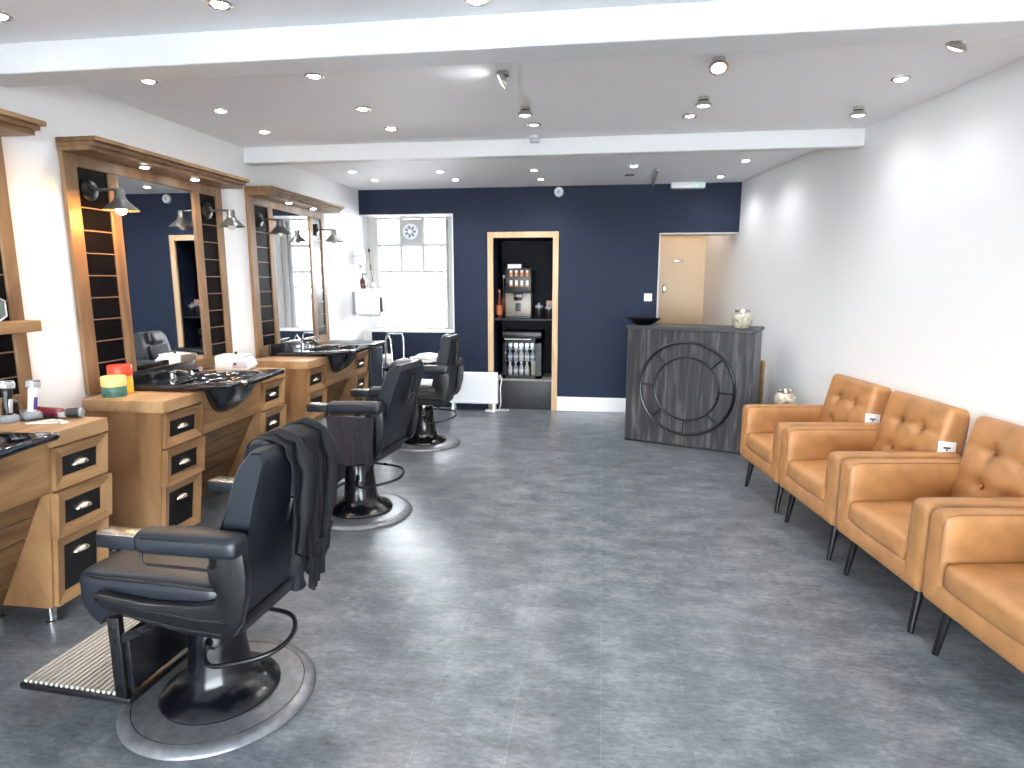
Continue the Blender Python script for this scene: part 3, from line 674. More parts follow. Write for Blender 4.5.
def basin(idx, label):
    yc = ST_Y[idx] + (0.49, 0.56, 0.58)[idx]; hw = 0.285
    t = thing('wash_basin', label, 'basin', (XL + 0.001, yc, 0), group='black shampoo basins')
    xb, xf_ = 0.10, 0.775
    def front(v):        # front rim: corners run forward, the neck cut-out dips back
        return xf_ - 0.085 * math.exp(-(v / 0.42) ** 2)
    def zr(x, v):         # rim height
        u = (x - xb) / (xf_ - xb)
        return 0.905 + 0.030 * max(0, u) ** 1.5 - 0.055 * math.exp(-(v / 0.40) ** 2) * max(0, u) ** 5
    def top(u, v):
        v = v * 2 - 1
        x = xb + (front(v) - xb) * u
        z = zr(x, v)
        cu = (u - 0.60) / 0.36; cv = v / 0.84
        r = math.sqrt(cu * cu + cv * cv)
        depth = 0.0
        if r < 1.0: depth = 0.145 * (1 - r ** 3.2)
        return (x, v * hw, z - depth)
    m = MB(); m.grid(top, 40, 44)
    # outer shell: rim skirt and a belly below
    def shell(u, v):
        v = v * 2 - 1
        x = xb + (front(v) - xb) * u
        z = zr(x, v)
        cu = (u - 0.66) / 0.33; cv = v / 0.74
        r = math.sqrt(cu * cu + cv * cv)
        dep = 0.03 + (0.185 * (1 - r ** 2.6) if r < 1 else 0)
        e = 0.985 if (abs(v) > 0.97 or u < 0.02 or u > 0.98) else 1.0
        return (xb + (x - xb) * e, v * hw * (0.985 if abs(v) > 0.97 else 1), z - dep)
    m.grid(shell, 40, 44)
    # rolled rim joining the two skins
    def edge_loop():
        pts = []
        n = 22
        for i in range(n): pts.append((0.0, -1 + 2 * i / n))
        for i in range(n): pts.append((i / n, 1.0))
        for i in range(n * 2): pts.append((1.0, 1 - 2 * i / (2 * n)))
        for i in range(n): pts.append((1 - i / n, -1.0))
        return pts
    L = edge_loop()
    P = [V((xb + (front(v) - xb) * u, v * hw, zr(xb + (front(v) - xb) * u, v) - 0.015)) for u, v in L]
    m.tube(P, 0.0165, seg=10, closed=True)
    bowl = m.out('bowl', 'basin', t, smooth=60)
    MB().box((0.105, -0.345, ZT + 0.001), (0.125, 0.345, 0.972), bev=0.005).out('upstand', 'black_gloss', t)
    MB().box((0.126, -hw + 0.01, ZT + 0.001), (0.30, hw - 0.01, 0.893), bev=0.004).out('tap_ledge', 'basin', t)
    MB().lathe([(0.028, 0), (0.028, 0.006), (0.016, 0.008), (0, 0.004)], c=(0.52, 0, zr(0.52, 0) - 0.143), seg=20).out('waste_plug', 'chrome', t)
    tp = MB()
    if idx == 2:
        tp.rod((0.21, 0.05, 0.905), (0.21, 0.05, 0.965), 0.022, 0.020).tube([(0.21, 0.05, 0.955), (0.26, 0.02, 0.985), (0.34, -0.03, 0.99), (0.40, -0.06, 0.965)], [0.016, 0.014, 0.013, 0.012]).rod((0.21, 0.05, 0.965), (0.21, 0.05, 0.985), 0.014).box((0.20, 0.03, 0.98), (0.31, 0.062, 0.992), bev=0.005)
        tp.rod((0.2, 0.20, 0.905), (0.2, 0.20, 0.935), 0.02).rod((0.2, 0.20, 0.93), (0.29, 0.17, 0.975), 0.012, 0.016)
    else:
        tp.rod((0.19, 0.02, 0.90), (0.19, 0.02, 0.935), 0.022, 0.02).tube([(0.19, 0.02, 0.93), (0.24, 0.02, 0.945), (0.30, 0.02, 0.935)], [0.016, 0.013, 0.012]).box((0.17, 0.006, 0.935), (0.23, 0.034, 0.944), bev=0.004)
        tp.rod((0.2, 0.20, 0.90), (0.2, 0.20, 0.925), 0.02).rod((0.2, 0.20, 0.92), (0.28, 0.17, 0.94), 0.012, 0.016)
    tp.out('mixer_tap', 'chrome', t, label='chrome mixer tap with hand spray')
basin(0, 'nearest glossy black wash basin, beside the hair clippers')
basin(1, 'middle glossy black wash basin, in front of the mirror with the lit lamp')
basin(2, 'far glossy black wash basin with a tall chrome tap')

# ------------------------------------------------------------------ mirrors
MI_Y = [1.292, 2.992, 4.712]; MW = 1.372
def wall_mirror(idx, label):
    t = thing('dressing_mirror', label, 'mirror', (XL + 0.001, MI_Y[idx], 0), group='oak framed mirrors with slatted side panels')
    z0, z1 = ZT, 2.235
    xs = 0.027
    def stile(y0, y1, a=z0, b=z1 - 0.075, nm='stile', x=xs):
        MB().box((0, y0, a), (x, y1, b), bev=0.003, seg=1).out(nm, 'oak_frame', t, smooth=0)
    stile(0, 0.087); stile(MW - 0.070, MW)
    stile(0.298, 0.370, 0.955, 2.095, 'mullion'); stile(1.046, 1.116, 0.955, 2.095, 'mullion')
    MB().box((0, 0.087, z0), (xs, MW - 0.070, 0.955), bev=0.003, seg=1).out('bottom_rail', 'oak_frame', t, smooth=0)
    MB().box((0, 0.087, 2.095), (xs, MW - 0.070, z1 - 0.075), bev=0.003, seg=1).out('top_rail', 'oak_frame', t, smooth=0)
    cr = MB()
    for k, (dx, dy, za, zb) in enumerate([(0.195, 0.012, 2.158, 2.181), (0.212, 0.026, 2.181, 2.203), (0.232, 0.042, 2.203, 2.226)]):
        cr.box((0, -0.004, za), (dx, MW + dy, zb), bev=0.003, seg=1)
    cr.out('crown', 'oak_frame', t, smooth=0)
    MB().box((-0.005, -0.3375, 0.955), (0.006, 0.3375, 2.095)).move(lambda p: Matrix.Translation((0.014, 0.708, 0)) @ (Matrix.Rotation(math.radians(0.8), 4, 'Z') @ V(p))).out('mirror_glass', 'mirror', t, smooth=0)
    for a, b in ((0.087, 0.298), (1.116, MW - 0.070)):
        p = MB().box((0.004, a, 0.955), (0.015, b, 2.095), mat=0)
        z = 1.04
        while z < 1.98:
            p.box((0.014, a, z - 0.003), (0.019, b, z + 0.003), mat=1); z += 0.121
        p.out('slatted_panel', ['panel_gloss', 'slat_line'], t, smooth=0)
    for y in (0.47, 0.93):
        d = MB().lathe([(0.026, 2.1575), (0.038, 2.1575), (0.038, 2.153), (0.028, 2.151)], c=(0.125, y, 0), seg=24).out('downlight', 'nickel', t)
        MB().lathe([(0, 2.146), (0.02, 2.148), (0.027, 2.152), (0.027, 2.156), (0, 2.156)], c=(0.125, y, 0), seg=20).out('lens', 'spot_glow', d)
        ld = bpy.data.lights.new('downlight_beam', 'SPOT'); ld.energy = 4; ld.spot_size = math.radians(140); ld.spot_blend = 0.7; ld.shadow_soft_size = 0.025; ld.color = (1, 0.93, 0.82)
        lo = bpy.data.objects.new('downlight_beam', ld); COL.objects.link(lo); lo.location = (XL + 0.125, MI_Y[idx] + y, 2.135)
wall_mirror(0, 'nearest oak framed mirror, only its right edge in the photo')
wall_mirror(1, 'middle oak framed mirror with the lit warm wall lamp')
wall_mirror(2, 'far oak framed mirror nearest the window')

def wall_lamp(idx, side, label, lit=False):
    y = MI_Y[idx] + (0.160 if side == 0 else 1.195)
    t = thing('wall_lamp', label, 'wall lamp', (XL + 0.017, y, 1.965), group='grey conical wall lamps on the mirror frames')
    RY = Matrix.Rotation(PI / 2, 4, 'Y')
    MB().lathe([(0.058, 0), (0.058, 0.008), (0.05, 0.014), (0.022, 0.018), (0.02, 0.03), (0, 0.03)], seg=28, xf=Matrix.Translation((0, 0, 0.02)) @ RY).out('backplate', 'lamp_black', t)
    MB().tube([(0.028, 0, 0.02), (0.10, 0, 0.02), (0.165, 0, 0.018), (0.185, 0, 0.005)], 0.0075).out('arm', 'lamp_grey', t)
    c = (0.185, 0, 0)
    MB().lathe([(0.0, 0.022), (0.022, 0.022), (0.026, 0.012), (0.026, -0.02), (0.032, -0.032), (0.028, -0.036), (0, -0.036)], c=c, seg=24).out('lamp_holder', 'lamp_grey', t)
    MB().lathe([(0.030, -0.030), (0.036, -0.040), (0.086, -0.088), (0.090, -0.092), (0.087, -0.093), (0.034, -0.045), (0.026, -0.034)], c=c, seg=36).out('shade', 'lamp_grey', t)
    MB().lathe([(0.0, -0.115), (0.018, -0.109), (0.027, -0.095), (0.027, -0.082), (0.014, -0.058), (0.012, -0.036)], c=c, seg=20).out('bulb', 'bulb_warm' if lit else 'bulb_off', t)
    if lit:
        ld = bpy.data.lights.new('lamp_glow', 'POINT'); ld.energy = 4.5; ld.shadow_soft_size = 0.028; ld.color = (1.0, 0.48, 0.11)
        lo = bpy.data.objects.new('lamp_glow', ld); COL.objects.link(lo); lo.location = (XL + 0.017 + 0.185, y, 1.965 - 0.145)
wall_lamp(1, 0, 'lit grey cone wall lamp glowing warm on the left side of the middle mirror', True)
wall_lamp(1, 1, 'unlit grey cone wall lamp on the right side panel of the middle mirror')
wall_lamp(2, 0, 'unlit grey cone wall lamp on the left side panel of the far mirror')
wall_lamp(2, 1, 'unlit grey cone wall lamp on the right side panel of the far mirror')

# shelf on the nearest mirror with a faceted glass lantern
tag(MB().box((0.0, -0.42, 0.0), (0.115, 0.0, 0.052), bev=0.002, seg=1).out('oak_shelf', 'oak_long', smooth=0), 'short oak shelf across the nearest mirror at the left edge', 'shelf', loc=(XL + 0.029, 2.635, 1.258))
t = thing('glass_lantern', 'pale green hexagonal glass lantern on the short oak shelf', 'lantern', (XL + 0.09, 2.425, 1.310))
hexo = [(0.066 * math.cos(PI / 6 + k * PI / 3), 0.062 + 0.066 * math.sin(PI / 6 + k * PI / 3)) for k in range(6)]
MB().prism([(a, b) for a, b in hexo], -0.03, 0.03, 'x').out('glass_body', 'green_glass', t, smooth=0)
MB().tube([(0.033, a, b) for a, b in hexo], 0.004, seg=6, closed=True).tube([(-0.033, a, b) for a, b in hexo], 0.004, seg=6, closed=True).out('wire_frame', 'silver', t)

# ------------------------------------------------------------------ things on the counters
def clip_stand(label, loc, h, body, accent, rz=0.0, lean_=0.12):
    t = thing('hair_clipper', label, 'hair clipper', loc, rz, group='clippers in charging stands')
    MB().lathe([(0.040, 0), (0.043, 0.006), (0.040, 0.022), (0.030, 0.032), (0, 0.034)], seg=24, sx=1.1).out('charging_base', 'grey_plastic', t)
    rot = Matrix.Translation((0, 0, 0.02)) @ Matrix.Rotation(-lean_, 4, 'X')
    MB().rbox((-0.02, -0.018, 0), (0.02, 0.018, h * 0.80), 0.014, (8, 8, 10)).move(lambda p: rot @ V((p[0] * (0.75 + 0.35 * abs(p[2] / h - 0.35)), p[1] * (0.8 + 0.3 * p[2] / h), p[2]))).out('handle', body, t)
    MB().box((0.010, -0.009, 0.02), (0.019, 0.009, h * 0.5), bev=0.003, xf=rot).out('front_strip', accent, t)
    MB().box((-0.021, -0.023, h * 0.78), (0.019, 0.023, h * 0.95), bev=0.004, xf=rot).out('cutter_head', 'silver', t)
    MB().box((-0.016, -0.024, h * 0.945), (0.010, 0.024, h * 1.0), bev=0.001, xf=rot).out('blade', 'chrome', t)
clip_stand('silver upright hair clipper with dark grip in its stand at the left photo edge', (-2.60, 2.352, ZT), 0.165, 'dark_plastic', 'silver')
clip_stand('white upright hair clipper with purple ring leaning in its stand', (-2.56, 2.432, ZT), 0.155, 'white_plastic', 'purple', lean_=0.2)
t = thing('trimmer_stand', 'black charging stand behind the white hair clipper', 'charging stand', (-2.665, 2.43, ZT))
MB().rbox((-0.025, -0.03, 0), (0.025, 0.03, 0.085), 0.02, (8, 8, 8)).out('stand_body', 'dark_plastic', t)
MB().lathe([(0.035, 0), (0.035, 0.012), (0.0, 0.014)], seg=20).out('stand_base', 'dark_plastic', t)
t = thing('hair_clipper', 'maroon hair clipper lying flat on the nearest counter', 'hair clipper', (-2.505, 2.465, ZT), math.radians(-8), 'loose clippers')
MB().rbox((-0.10, -0.022, 0.006), (0.085, 0.022, 0.046), 0.018, (16, 8, 8)).move(lambda p: (p[0], p[1] * (1 - 0.22 * math.cos(p[0] * 22)), p[2])).out('shell', 'maroon', t)
MB().box((-0.10, -0.018, 0.0005), (0.07, 0.018, 0.014), bev=0.004).out('underside', 'dark_plastic', t)
MB().box((0.08, -0.022, 0.008), (0.112, 0.022, 0.030), bev=0.003).out('blade', 'silver', t)
t = thing('brush_head', 'short dark round brush at the front corner of the nearest counter', 'brush', (-2.375, 2.468, ZT), math.radians(20))
MB().rod((-0.03, 0, 0.024), (0.025, 0, 0.024), 0.022, 0.024).out('bristles', 'dark_plastic', t)
MB().rod((0.025, 0, 0.024), (0.036, 0, 0.024), 0.024, 0.018).out('ferrule', 'grey_plastic', t)
for k, (dx, dy, a, lab) in enumerate([(0, 0, 0.4, 'pale paper strip nearest the basin on the nearest counter'), (0.035, 0.03, -0.5, 'pale paper strip in front of the maroon clipper'), (-0.05, 0.015, 1.1, 'pale paper strip in front of the white clipper stand')]):
    tag(MB().box((-0.055, -0.016, 0.0005), (0.055, 0.016, 0.003), bev=0.001).out('paper_strip', 'tag'), lab, 'paper', 'paper strips on the nearest counter', (-2.405 + dx, 2.355 + dy, ZT), a)
t = thing('comb', 'small dark comb lying among the paper strips on the nearest counter', 'comb', (-2.50, 2.40, ZT), 0.9)
cm = MB().box((-0.06, 0.006, 0.001), (0.06, 0.014, 0.006), bev=0.001)
for k in range(24): cm.box((-0.058 + k * 0.005, -0.012, 0.002), (-0.0565 + k * 0.005, 0.007, 0.005))
cm.out('comb_teeth', 'dark_plastic', t)

def tub(label, loc, r, h, lid_h, mats):
    t = thing('product_tub', label, 'tub', loc, group='tubs beside the middle basin')
    MB().lathe([(r * 0.94, 0), (r, 0.006), (r, h - lid_h), (r * 0.97, h - lid_h + 0.003)], seg=32).out('jar', mats[0], t)
    MB().lathe([(r * 1.01, h * 0.05), (r * 1.012, h * 0.06), (r * 1.012, h * 0.52), (r * 1.0, h * 0.53)], seg=32).out('label_band', mats[1], t)
    MB().lathe([(r * 1.03, h - lid_h), (r * 1.04, h - lid_h + 0.004), (r * 1.03, h - 0.004), (r * 0.98, h), (0, h)], seg=32).out('lid', mats[2], t)
tub('short tub with pale yellow lid and dark green label', (-2.585, 2.955, ZT), 0.058, 0.115, 0.05, ['yellow', 'green', 'yellow'])
tub('taller orange tub with bright red lid behind the yellow one', (-2.63, 3.058, ZT), 0.058, 0.16, 0.058, ['orange', 'amber', 'red'])
t = thing('steriliser_box', 'white steriliser box with grey control panel on the middle counter', 'steriliser', (-2.55, 4.045, ZT), math.radians(10))
MB().prism([(-0.12, 0), (0.11, 0), (0.125, 0.03), (0.085, 0.085), (-0.12, 0.092)], -0.075, 0.075, 'y', bev=0.006).out('case', 'white_plastic', t)
MB().box((-0.115, -0.07, 0.09), (0.08, 0.07, 0.104), bev=0.005).out('lid', 'white_plastic', t)
MB().box((-0.0, -0.0785, 0.018), (0.105, -0.0745, 0.068), bev=0.004).out('control_panel', 'lilac_plastic', t)
MB().rod((0.02, -0.076, 0.045), (0.02, -0.082, 0.045), 0.011).out('button', 'red_dot', t, label='dark red button')
MB().lathe([(0.008, 0.103), (0.008, 0.112), (0.012, 0.12), (0, 0.124)], seg=14).out('lid_knob', 'dark_plastic', t)

# black cupboard after the far station and a chrome trolley
t = thing('end_cupboard', 'black cupboard with dark grey worktop between far vanity and window', 'cupboard', (XL + 0.001, 5.79, 0))
MB().box((0, 0, 0.06), (0.55, 0.38, 0.845), bev=0.003).box((0.02, 0.02, 0), (0.50, 0.36, 0.06)).out('carcass', 'dark_plastic', t)
MB().box((0, -0.012, 0.845), (0.585, 0.40, 0.875), bev=0.004).out('worktop', flat('dark worktop', (0.025, 0.025, 0.027), 0.3), t)
d = MB().box((0.55, 0.02, 0.09), (0.568, 0.36, 0.82), bev=0.003).out('door', flat('blue black door', (0.012, 0.018, 0.030), 0.4), t)
MB().rod((0.574, 0.32, 0.50), (0.574, 0.32, 0.66), 0.006).out('handle', 'chrome', d)
t = thing('barber_trolley', 'black barber trolley with tall chrome loop handle below the window', 'trolley', (-2.30, 6.60, 0))
MB().box((-0.17, -0.16, 0.30), (0.17, 0.16, 0.33), bev=0.006).box((-0.17, -0.16, 0.52), (0.17, 0.16, 0.55), bev=0.006).box((-0.17, -0.16, 0.08), (0.17, 0.16, 0.11), bev=0.006).out('tray', 'dark_plastic', t)
MB().tube([(-0.02, -0.15, 0.09), (-0.02, -0.15, 0.5), (0.0, -0.15, 0.86), (0.03, -0.15, 0.90), (0.055, -0.15, 0.86), (0.075, -0.15, 0.5), (0.075, -0.15, 0.09)], 0.010).tube([(-0.10, 0.15, 0.09), (-0.10, 0.15, 0.86), (-0.08, 0.15, 0.90), (0.08, 0.15, 0.90), (0.10, 0.15, 0.86), (0.10, 0.15, 0.09)], 0.010).out('loop_handle', 'chrome', t)
for x in (-0.14, 0.14):
    for y in (-0.13, 0.13):
        MB().rod((x, y, 0.03), (x, y, 0.10), 0.008).lathe([(0.0, -0.011), (0.03, -0.011), (0.032, 0), (0.03, 0.011), (0, 0.011)], seg=18, xf=Matrix.Translation((x, y, 0.032)) @ Matrix.Rotation(PI / 2, 4, 'X')).out('caster', 'dark_plastic', t)
tag(MB().rbox((-0.07, -0.09, 0.0), (0.07, 0.09, 0.13), 0.055, (10, 10, 10), fn=lambda p, u: (p[0] + 0.008 * math.sin(p[2] * 60), p[1], p[2] + 0.008 * math.sin(p[1] * 45))).out('rolled_towel', 'towel_white'), 'white rolled towel on the black trolley below the window', 'towel', loc=(-2.36, 6.60, 0.55))

def smooth_path(pts, n=5):
    P = [V(p) for p in pts]; out = []
    for i in range(len(P) - 1):
        a, b, c, d = P[max(i - 1, 0)], P[i], P[i + 1], P[min(i + 2, len(P) - 1)]
        for k in range(n):
            u = k / n
            out.append(0.5 * ((2 * b) + (c - a) * u + (2 * a - 5 * b + 4 * c - d) * u * u + (3 * b - a - 3 * c + d) * u ** 3))
    return out + [P[-1]]

# ------------------------------------------------------------------ barber chairs
def barber_chair(label, x, y, th, lift=0.0, tilt=0.0, recline=15.5):
    t = thing('barber_chair', label, 'barber chair', (x, y, 0), math.radians(th), 'black leather barber chairs')
    PV = V((0, 0, 0.42)); RT = Matrix.Rotation(math.radians(-tilt), 3, 'Y')
    def U(p):      # upper assembly: tilted and lifted
        q = RT @ (V(p) - PV) + PV
        return (q.x, q.y * 0.895, q.z + lift)
    # base
    base = MB().lathe([(0.0, 0.0), (0.325, 0.0), (0.330, 0.006), (0.325, 0.017), (0.310, 0.025), (0.288, 0.027)], seg=64, mat=1)
    base.lathe([(0.293, 0.018), (0.289, 0.028), (0.278, 0.024), (0.0, 0.025)], seg=64, mat=0)
    base.out('floor_plate', ['worn_plate', 'steel_rim'], t)
    MB().lathe([(0.200, 0.024), (0.204, 0.034), (0.196, 0.046), (0.152, 0.066), (0.125, 0.085), (0.108, 0.115), (0.098, 0.20), (0.086, 0.335), (0.080, 0.345), (0.0, 0.345)], seg=48).out('pedestal', 'black_gloss', t)
    MB().lathe([(0.036, 0.34), (0.036, 0.40 + lift), (0, 0.40 + lift)], seg=24).out('piston', 'chrome', t, label='chrome lift piston')
    lev = smooth_path([(-0.04, 0.105, 0.262), (-0.05, 0.135, 0.235), (-0.10, 0.155, 0.225), (-0.22, 0.135, 0.25), (-0.285, 0.105, 0.268), (-0.312, 0.05, 0.28), (-0.30, -0.02, 0.292), (-0.24, -0.075, 0.305), (-0.08, -0.085, 0.31), (-0.03, -0.07, 0.31)])
    MB().tube(lev, 0.0085, seg=10).rod((0.0, 0.02, 0.29), (-0.045, 0.11, 0.258), 0.012).rod((0.0, 0.0, 0.31), (-0.05, -0.08, 0.31), 0.012).out('pump_lever', 'black_metal', t)
    # seat mounting
    MB().box((-0.22, -0.16, 0.365), (0.20, 0.16, 0.405), bev=0.01).box((-0.25, -0.24, 0.405), (0.20, 0.24, 0.436), bev=0.006).move(U).out('seat_bracket', 'black_metal', t)
    # seat cushion with a waterfall front
    def seat_fn(p, u):
        x, yy, z = p
        z += 0.014 * (1 - u.y ** 2) * (1 - u.x ** 2) * (1 if u.z > 0 else 0)
        if u.x > 0.3 and u.z < 0:
            x -= 0.055 * ((u.x - 0.3) / 0.7) * (-u.z) ** 3
            z -= 0.095 * ((u.x - 0.3) / 0.7) ** 1.5 * (-u.z)
        return (x, yy * (1 - 0.03 * max(0, u.x)), z)
    s = MB().rbox((-0.190, -0.248, 0.440), (0.350, 0.248, 0.552), 0.038, (18, 16, 12), fn=seat_fn).move(U).out('seat', 'leather_soft', t)
    zp = 0.550
    path = [(-0.185, 0.243, zp), (0.02, 0.245, zp + 0.004), (0.26, 0.241, zp), (0.327, 0.222, zp - 0.004), (0.341, 0.18, zp - 0.005), (0.343, 0, zp - 0.005), (0.341, -0.18, zp - 0.005), (0.327, -0.222, zp - 0.004), (0.26, -0.241, zp), (0.02, -0.245, zp + 0.004), (-0.185, -0.243, zp)]
    MB().tube(path, 0.005, seg=8).move(lambda p: U((p[0], p[1], p[2] - 0.012))).out('piping', 'piping', s)
    # backrest: thick shell, ribbed front, reclined
    RB = Matrix.Rotation(math.radians(-recline), 3, 'Y'); PB = V((-0.134, 0, 0.472))
    def B(p):
        q = RB @ V(p) + PB
        return U((q.x, q.y, q.z))
    # local to the back: x forward, z up along the recline
    prof = [(-0.005, -0.085), (-0.03, -0.105), (-0.085, -0.105), (-0.118, -0.075), (-0.112, 0.10), (-0.096, 0.30), (-0.090, 0.47), (-0.080, 0.520), (-0.055, 0.543), (-0.02, 0.532), (-0.004, 0.49), (0.006, 0.30), (0.010, 0.10)]
    def shell_y(z, s): # half width by height
        w = 0.226
        if z > 0.40: w = 0.226 - 0.050 * ((z - 0.40) / 0.145) ** 2
        if z < 0.0: w = 0.226 - 0.03 * (-z / 0.115)
        return w * s
    m = MB().prism(prof, -1, 1, 'y', bev=0.0)
    # rebuild as a dense rounded skin
    m = MB()
    def back_skin(u, v):
        a = u * len(prof); i = int(a) % len(prof); f = a - int(a)
        p0, p1 = prof[i], prof[(i + 1) % len(prof)]
        px, pz = p0[0] + (p1[0] - p0[0]) * f, p0[1] + (p1[1] - p0[1]) * f
        s = v * 2 - 1
        k = 1.0; e = 0.90
        if abs(s) > e:
            q = (abs(s) - e) / (1 - e); k = math.sqrt(max(0.0, 1 - 0.30 * q * q))
        cx, cz = -0.055, 0.21
        px, pz = cx + (px - cx) * k, cz + (pz - cz) * (1 - (1 - k) * 0.18)
        return (px, shell_y(pz, s), pz)
    m.grid(back_skin, 52, 30, closed_u=True)
    bmesh.ops.holes_fill(m.bm, edges=[e for e in m.bm.edges if e.is_boundary], sides=0)
    bk = m.move(B).out('backrest', 'leather', t, smooth=50)
    rb = MB()
    for k in range(9):
        yy = -0.136 + k * 0.034
        rb.rbox((-0.002, yy - 0.016, 0.03), (0.028, yy + 0.016, 0.40), 0.014, (6, 6, 10))
    rb.move(B).out('ribbed_pad', 'leather_soft', bk)
    for sy in (1, -1):
        pts = []
        for px, pz in [(0.008, -0.05), (0.012, 0.10), (0.010, 0.30), (-0.004, 0.48), (-0.020, 0.53), (-0.05, 0.54)]:
            pts.append((px - 0.006, (shell_y(pz, 1) - 0.006) * sy, pz))
        MB().tube(pts, 0.005, seg=8).move(B).out('piping', 'piping', bk)
    if True:
        h = MB().rbox((-0.070, -0.105, 0.404), (0.042, 0.105, 0.540), 0.042, (10, 12, 10)).move(B).out('headrest', 'leather_soft', t)
        MB().rod((-0.128, 0.03, 0.30), (-0.10, 0.03, 0.50), 0.006).rod((-0.128, -0.03, 0.30), (-0.10, -0.03, 0.50), 0.006).rod((-0.122, -0.045, 0.36), (-0.146, -0.045, 0.365), 0.012).box((-0.134, -0.05, 0.28), (-0.120, 0.05, 0.37), bev=0.004).move(B).out('bracket', 'black_metal', h)
    # arm rests and side frames
    for sy in (1, -1):
        ya = 0.285 * sy
        def yr(a, b): return (min(a * sy, b * sy), max(a * sy, b * sy))
        l, r_ = yr(0.242, 0.335)
        def pad_fn(p, u):
            return (p[0], p[1], p[2] + 0.006 * (1 - u.y ** 2) * (u.z > 0))
        arm = MB().rbox((-0.318, l, 0.680), (0.035, r_, 0.748), 0.026, (20, 10, 8), fn=pad_fn).move(lambda p: U((p[0], p[1], p[2] - (p[0] + 0.35) * 0.015))).out('armrest', 'leather_soft', t)
        ring = [(-0.308, ya + 0.03 * sy), (-0.2, ya + 0.045 * sy), (0.0, ya + 0.045 * sy), (0.022, ya + 0.03 * sy), (0.024, ya - 0.03 * sy), (0.0, ya - 0.042 * sy), (-0.2, ya - 0.042 * sy), (-0.308, ya - 0.03 * sy)]
        MB().tube([(a, b, 0.736 - (a + 0.35) * 0.015) for a, b in ring], 0.0042, seg=6, closed=True).move(U).out('piping', 'piping', arm)
        l2, r2 = yr(0.252, 0.325)
        MB().box((0.032, l2, 0.684), (0.168, r2, 0.725), bev=0.004, mat=0).box((0.032, l2 + 0.003, 0.724), (0.167, r2 - 0.003, 0.731), bev=0.003, mat=1).move(U).out('arm_tip', ['leather', 'arm_plate'], arm)
        # side plate: shallow under the seat, sweeping up to the back of the arm
        outl = [(0.235, 0.478), (0.20, 0.455), (0.06, 0.425), (-0.10, 0.402), (-0.215, 0.398), (-0.255, 0.408), (-0.285, 0.45), (-0.312, 0.55), (-0.318, 0.62), (-0.312, 0.69), (-0.235, 0.692), (-0.205, 0.672), (-0.185, 0.63), (-0.192, 0.58), (-0.215, 0.545), (-0.20, 0.515), (-0.11, 0.497), (0.05, 0.490), (0.18, 0.500), (0.235, 0.508)]
        l3, r3 = yr(0.254, 0.290)
        sp = MB().prism(outl, l3, r3, 'y', bev=0.005, seg=2)
        sp.tube([(0.235, r3 if sy > 0 else l3, 0.500), (0.05, r3 if sy > 0 else l3, 0.470), (-0.14, r3 if sy > 0 else l3, 0.456), (-0.25, r3 if sy > 0 else l3, 0.458)], 0.004, seg=6)
        sp.tube([(0.13, r3 if sy > 0 else l3, 0.448), (-0.08, r3 if sy > 0 else l3, 0.420), (-0.22, r3 if sy > 0 else l3, 0.415)], 0.004, seg=6)
        sp.move(U).out('side_frame', 'black_metal', t)
        yb = 0.30 * sy
        MB().tube([(0.03, yb, 0.685), (0.03, yb, 0.642), (0.015, yb, 0.632), (-0.195, yb, 0.632), (-0.21, yb, 0.642), (-0.21, yb, 0.685)], 0.0048, seg=8).move(U).out('towel_rail', 'black_metal', t)
    # footrest
    ft = MB()
    for sy in (1, -1):
        yy = 0.235 * sy
        ft.box((0.143, yy - 0.012, 0.118), (0.187, yy + 0.012, 0.42), bev=0.004)
        for z in (0.155, 0.34, 0.385): ft.rod((0.165, yy + 0.011 * sy, z), (0.165, yy + 0.016 * sy, z), 0.006)
        ft.hexa([(0.03, yy - 0.008, 0.39), (0.03, yy + 0.008, 0.39), (0.03, yy + 0.008, 0.41), (0.03, yy - 0.008, 0.41), (0.14, yy - 0.008, 0.33), (0.14, yy + 0.008, 0.33), (0.14, yy + 0.008, 0.36), (0.14, yy - 0.008, 0.36)])
    ft.box((0.12, -0.235, 0.16), (0.145, 0.235, 0.36), bev=0.004)
    fr = ft.move(lambda p: (p[0] + 0.022, p[1], p[2] + lift)).out('footrest', 'black_metal', t)
    tr = MB().box((0.15, -0.25, 0.112), (0.592, 0.25, 0.136), bev=0.006)
    tr.move(lambda p: (p[0], p[1], p[2] + lift)).out('step_board', 'black_metal', fr)
    rb = MB()
    for k in range(19):
        xx = 0.19 + k * 0.0208
        rb.rbox((xx, -0.243, 0.130), (xx + 0.0165, 0.243, 0.148), 0.007, (5, 4, 4))
    rb.move(lambda p: (p[0], p[1], p[2] + lift)).out('ribbed_tread', 'tread', fr)
    MB().lathe([(0.0, 0.095), (0.016, 0.095), (0.018, 0.10), (0.012, 0.116)], c=(0.33, 0.2, 0), seg=14).lathe([(0.0, 0.095), (0.016, 0.095), (0.018, 0.10), (0.012, 0.116)], c=(0.33, -0.2, 0), seg=14).move(lambda p: (p[0], p[1], p[2] + lift)).out('foot_pad', 'chrome', fr)
    return t, B, U
ch1, B1, U1 = barber_chair('nearest black barber chair with a dark jacket over its backrest', -1.345, 1.89, 177)
ch2, B2, U2 = barber_chair('middle black barber chair with a plum towel on its armrest', -1.525, 3.70, 173, lift=0.04, tilt=-1.5, recline=23)
ch3, B3, U3 = barber_chair('far black barber chair in front of the window wall', -1.60, 5.45, 178, lift=0.02, tilt=0.0, recline=12)

def to_world(x, y, th):
    m = Matrix.Translation((x, y, 0)) @ Matrix.Rotation(math.radians(th), 4, 'Z')
    return lambda p: m @ V(p)
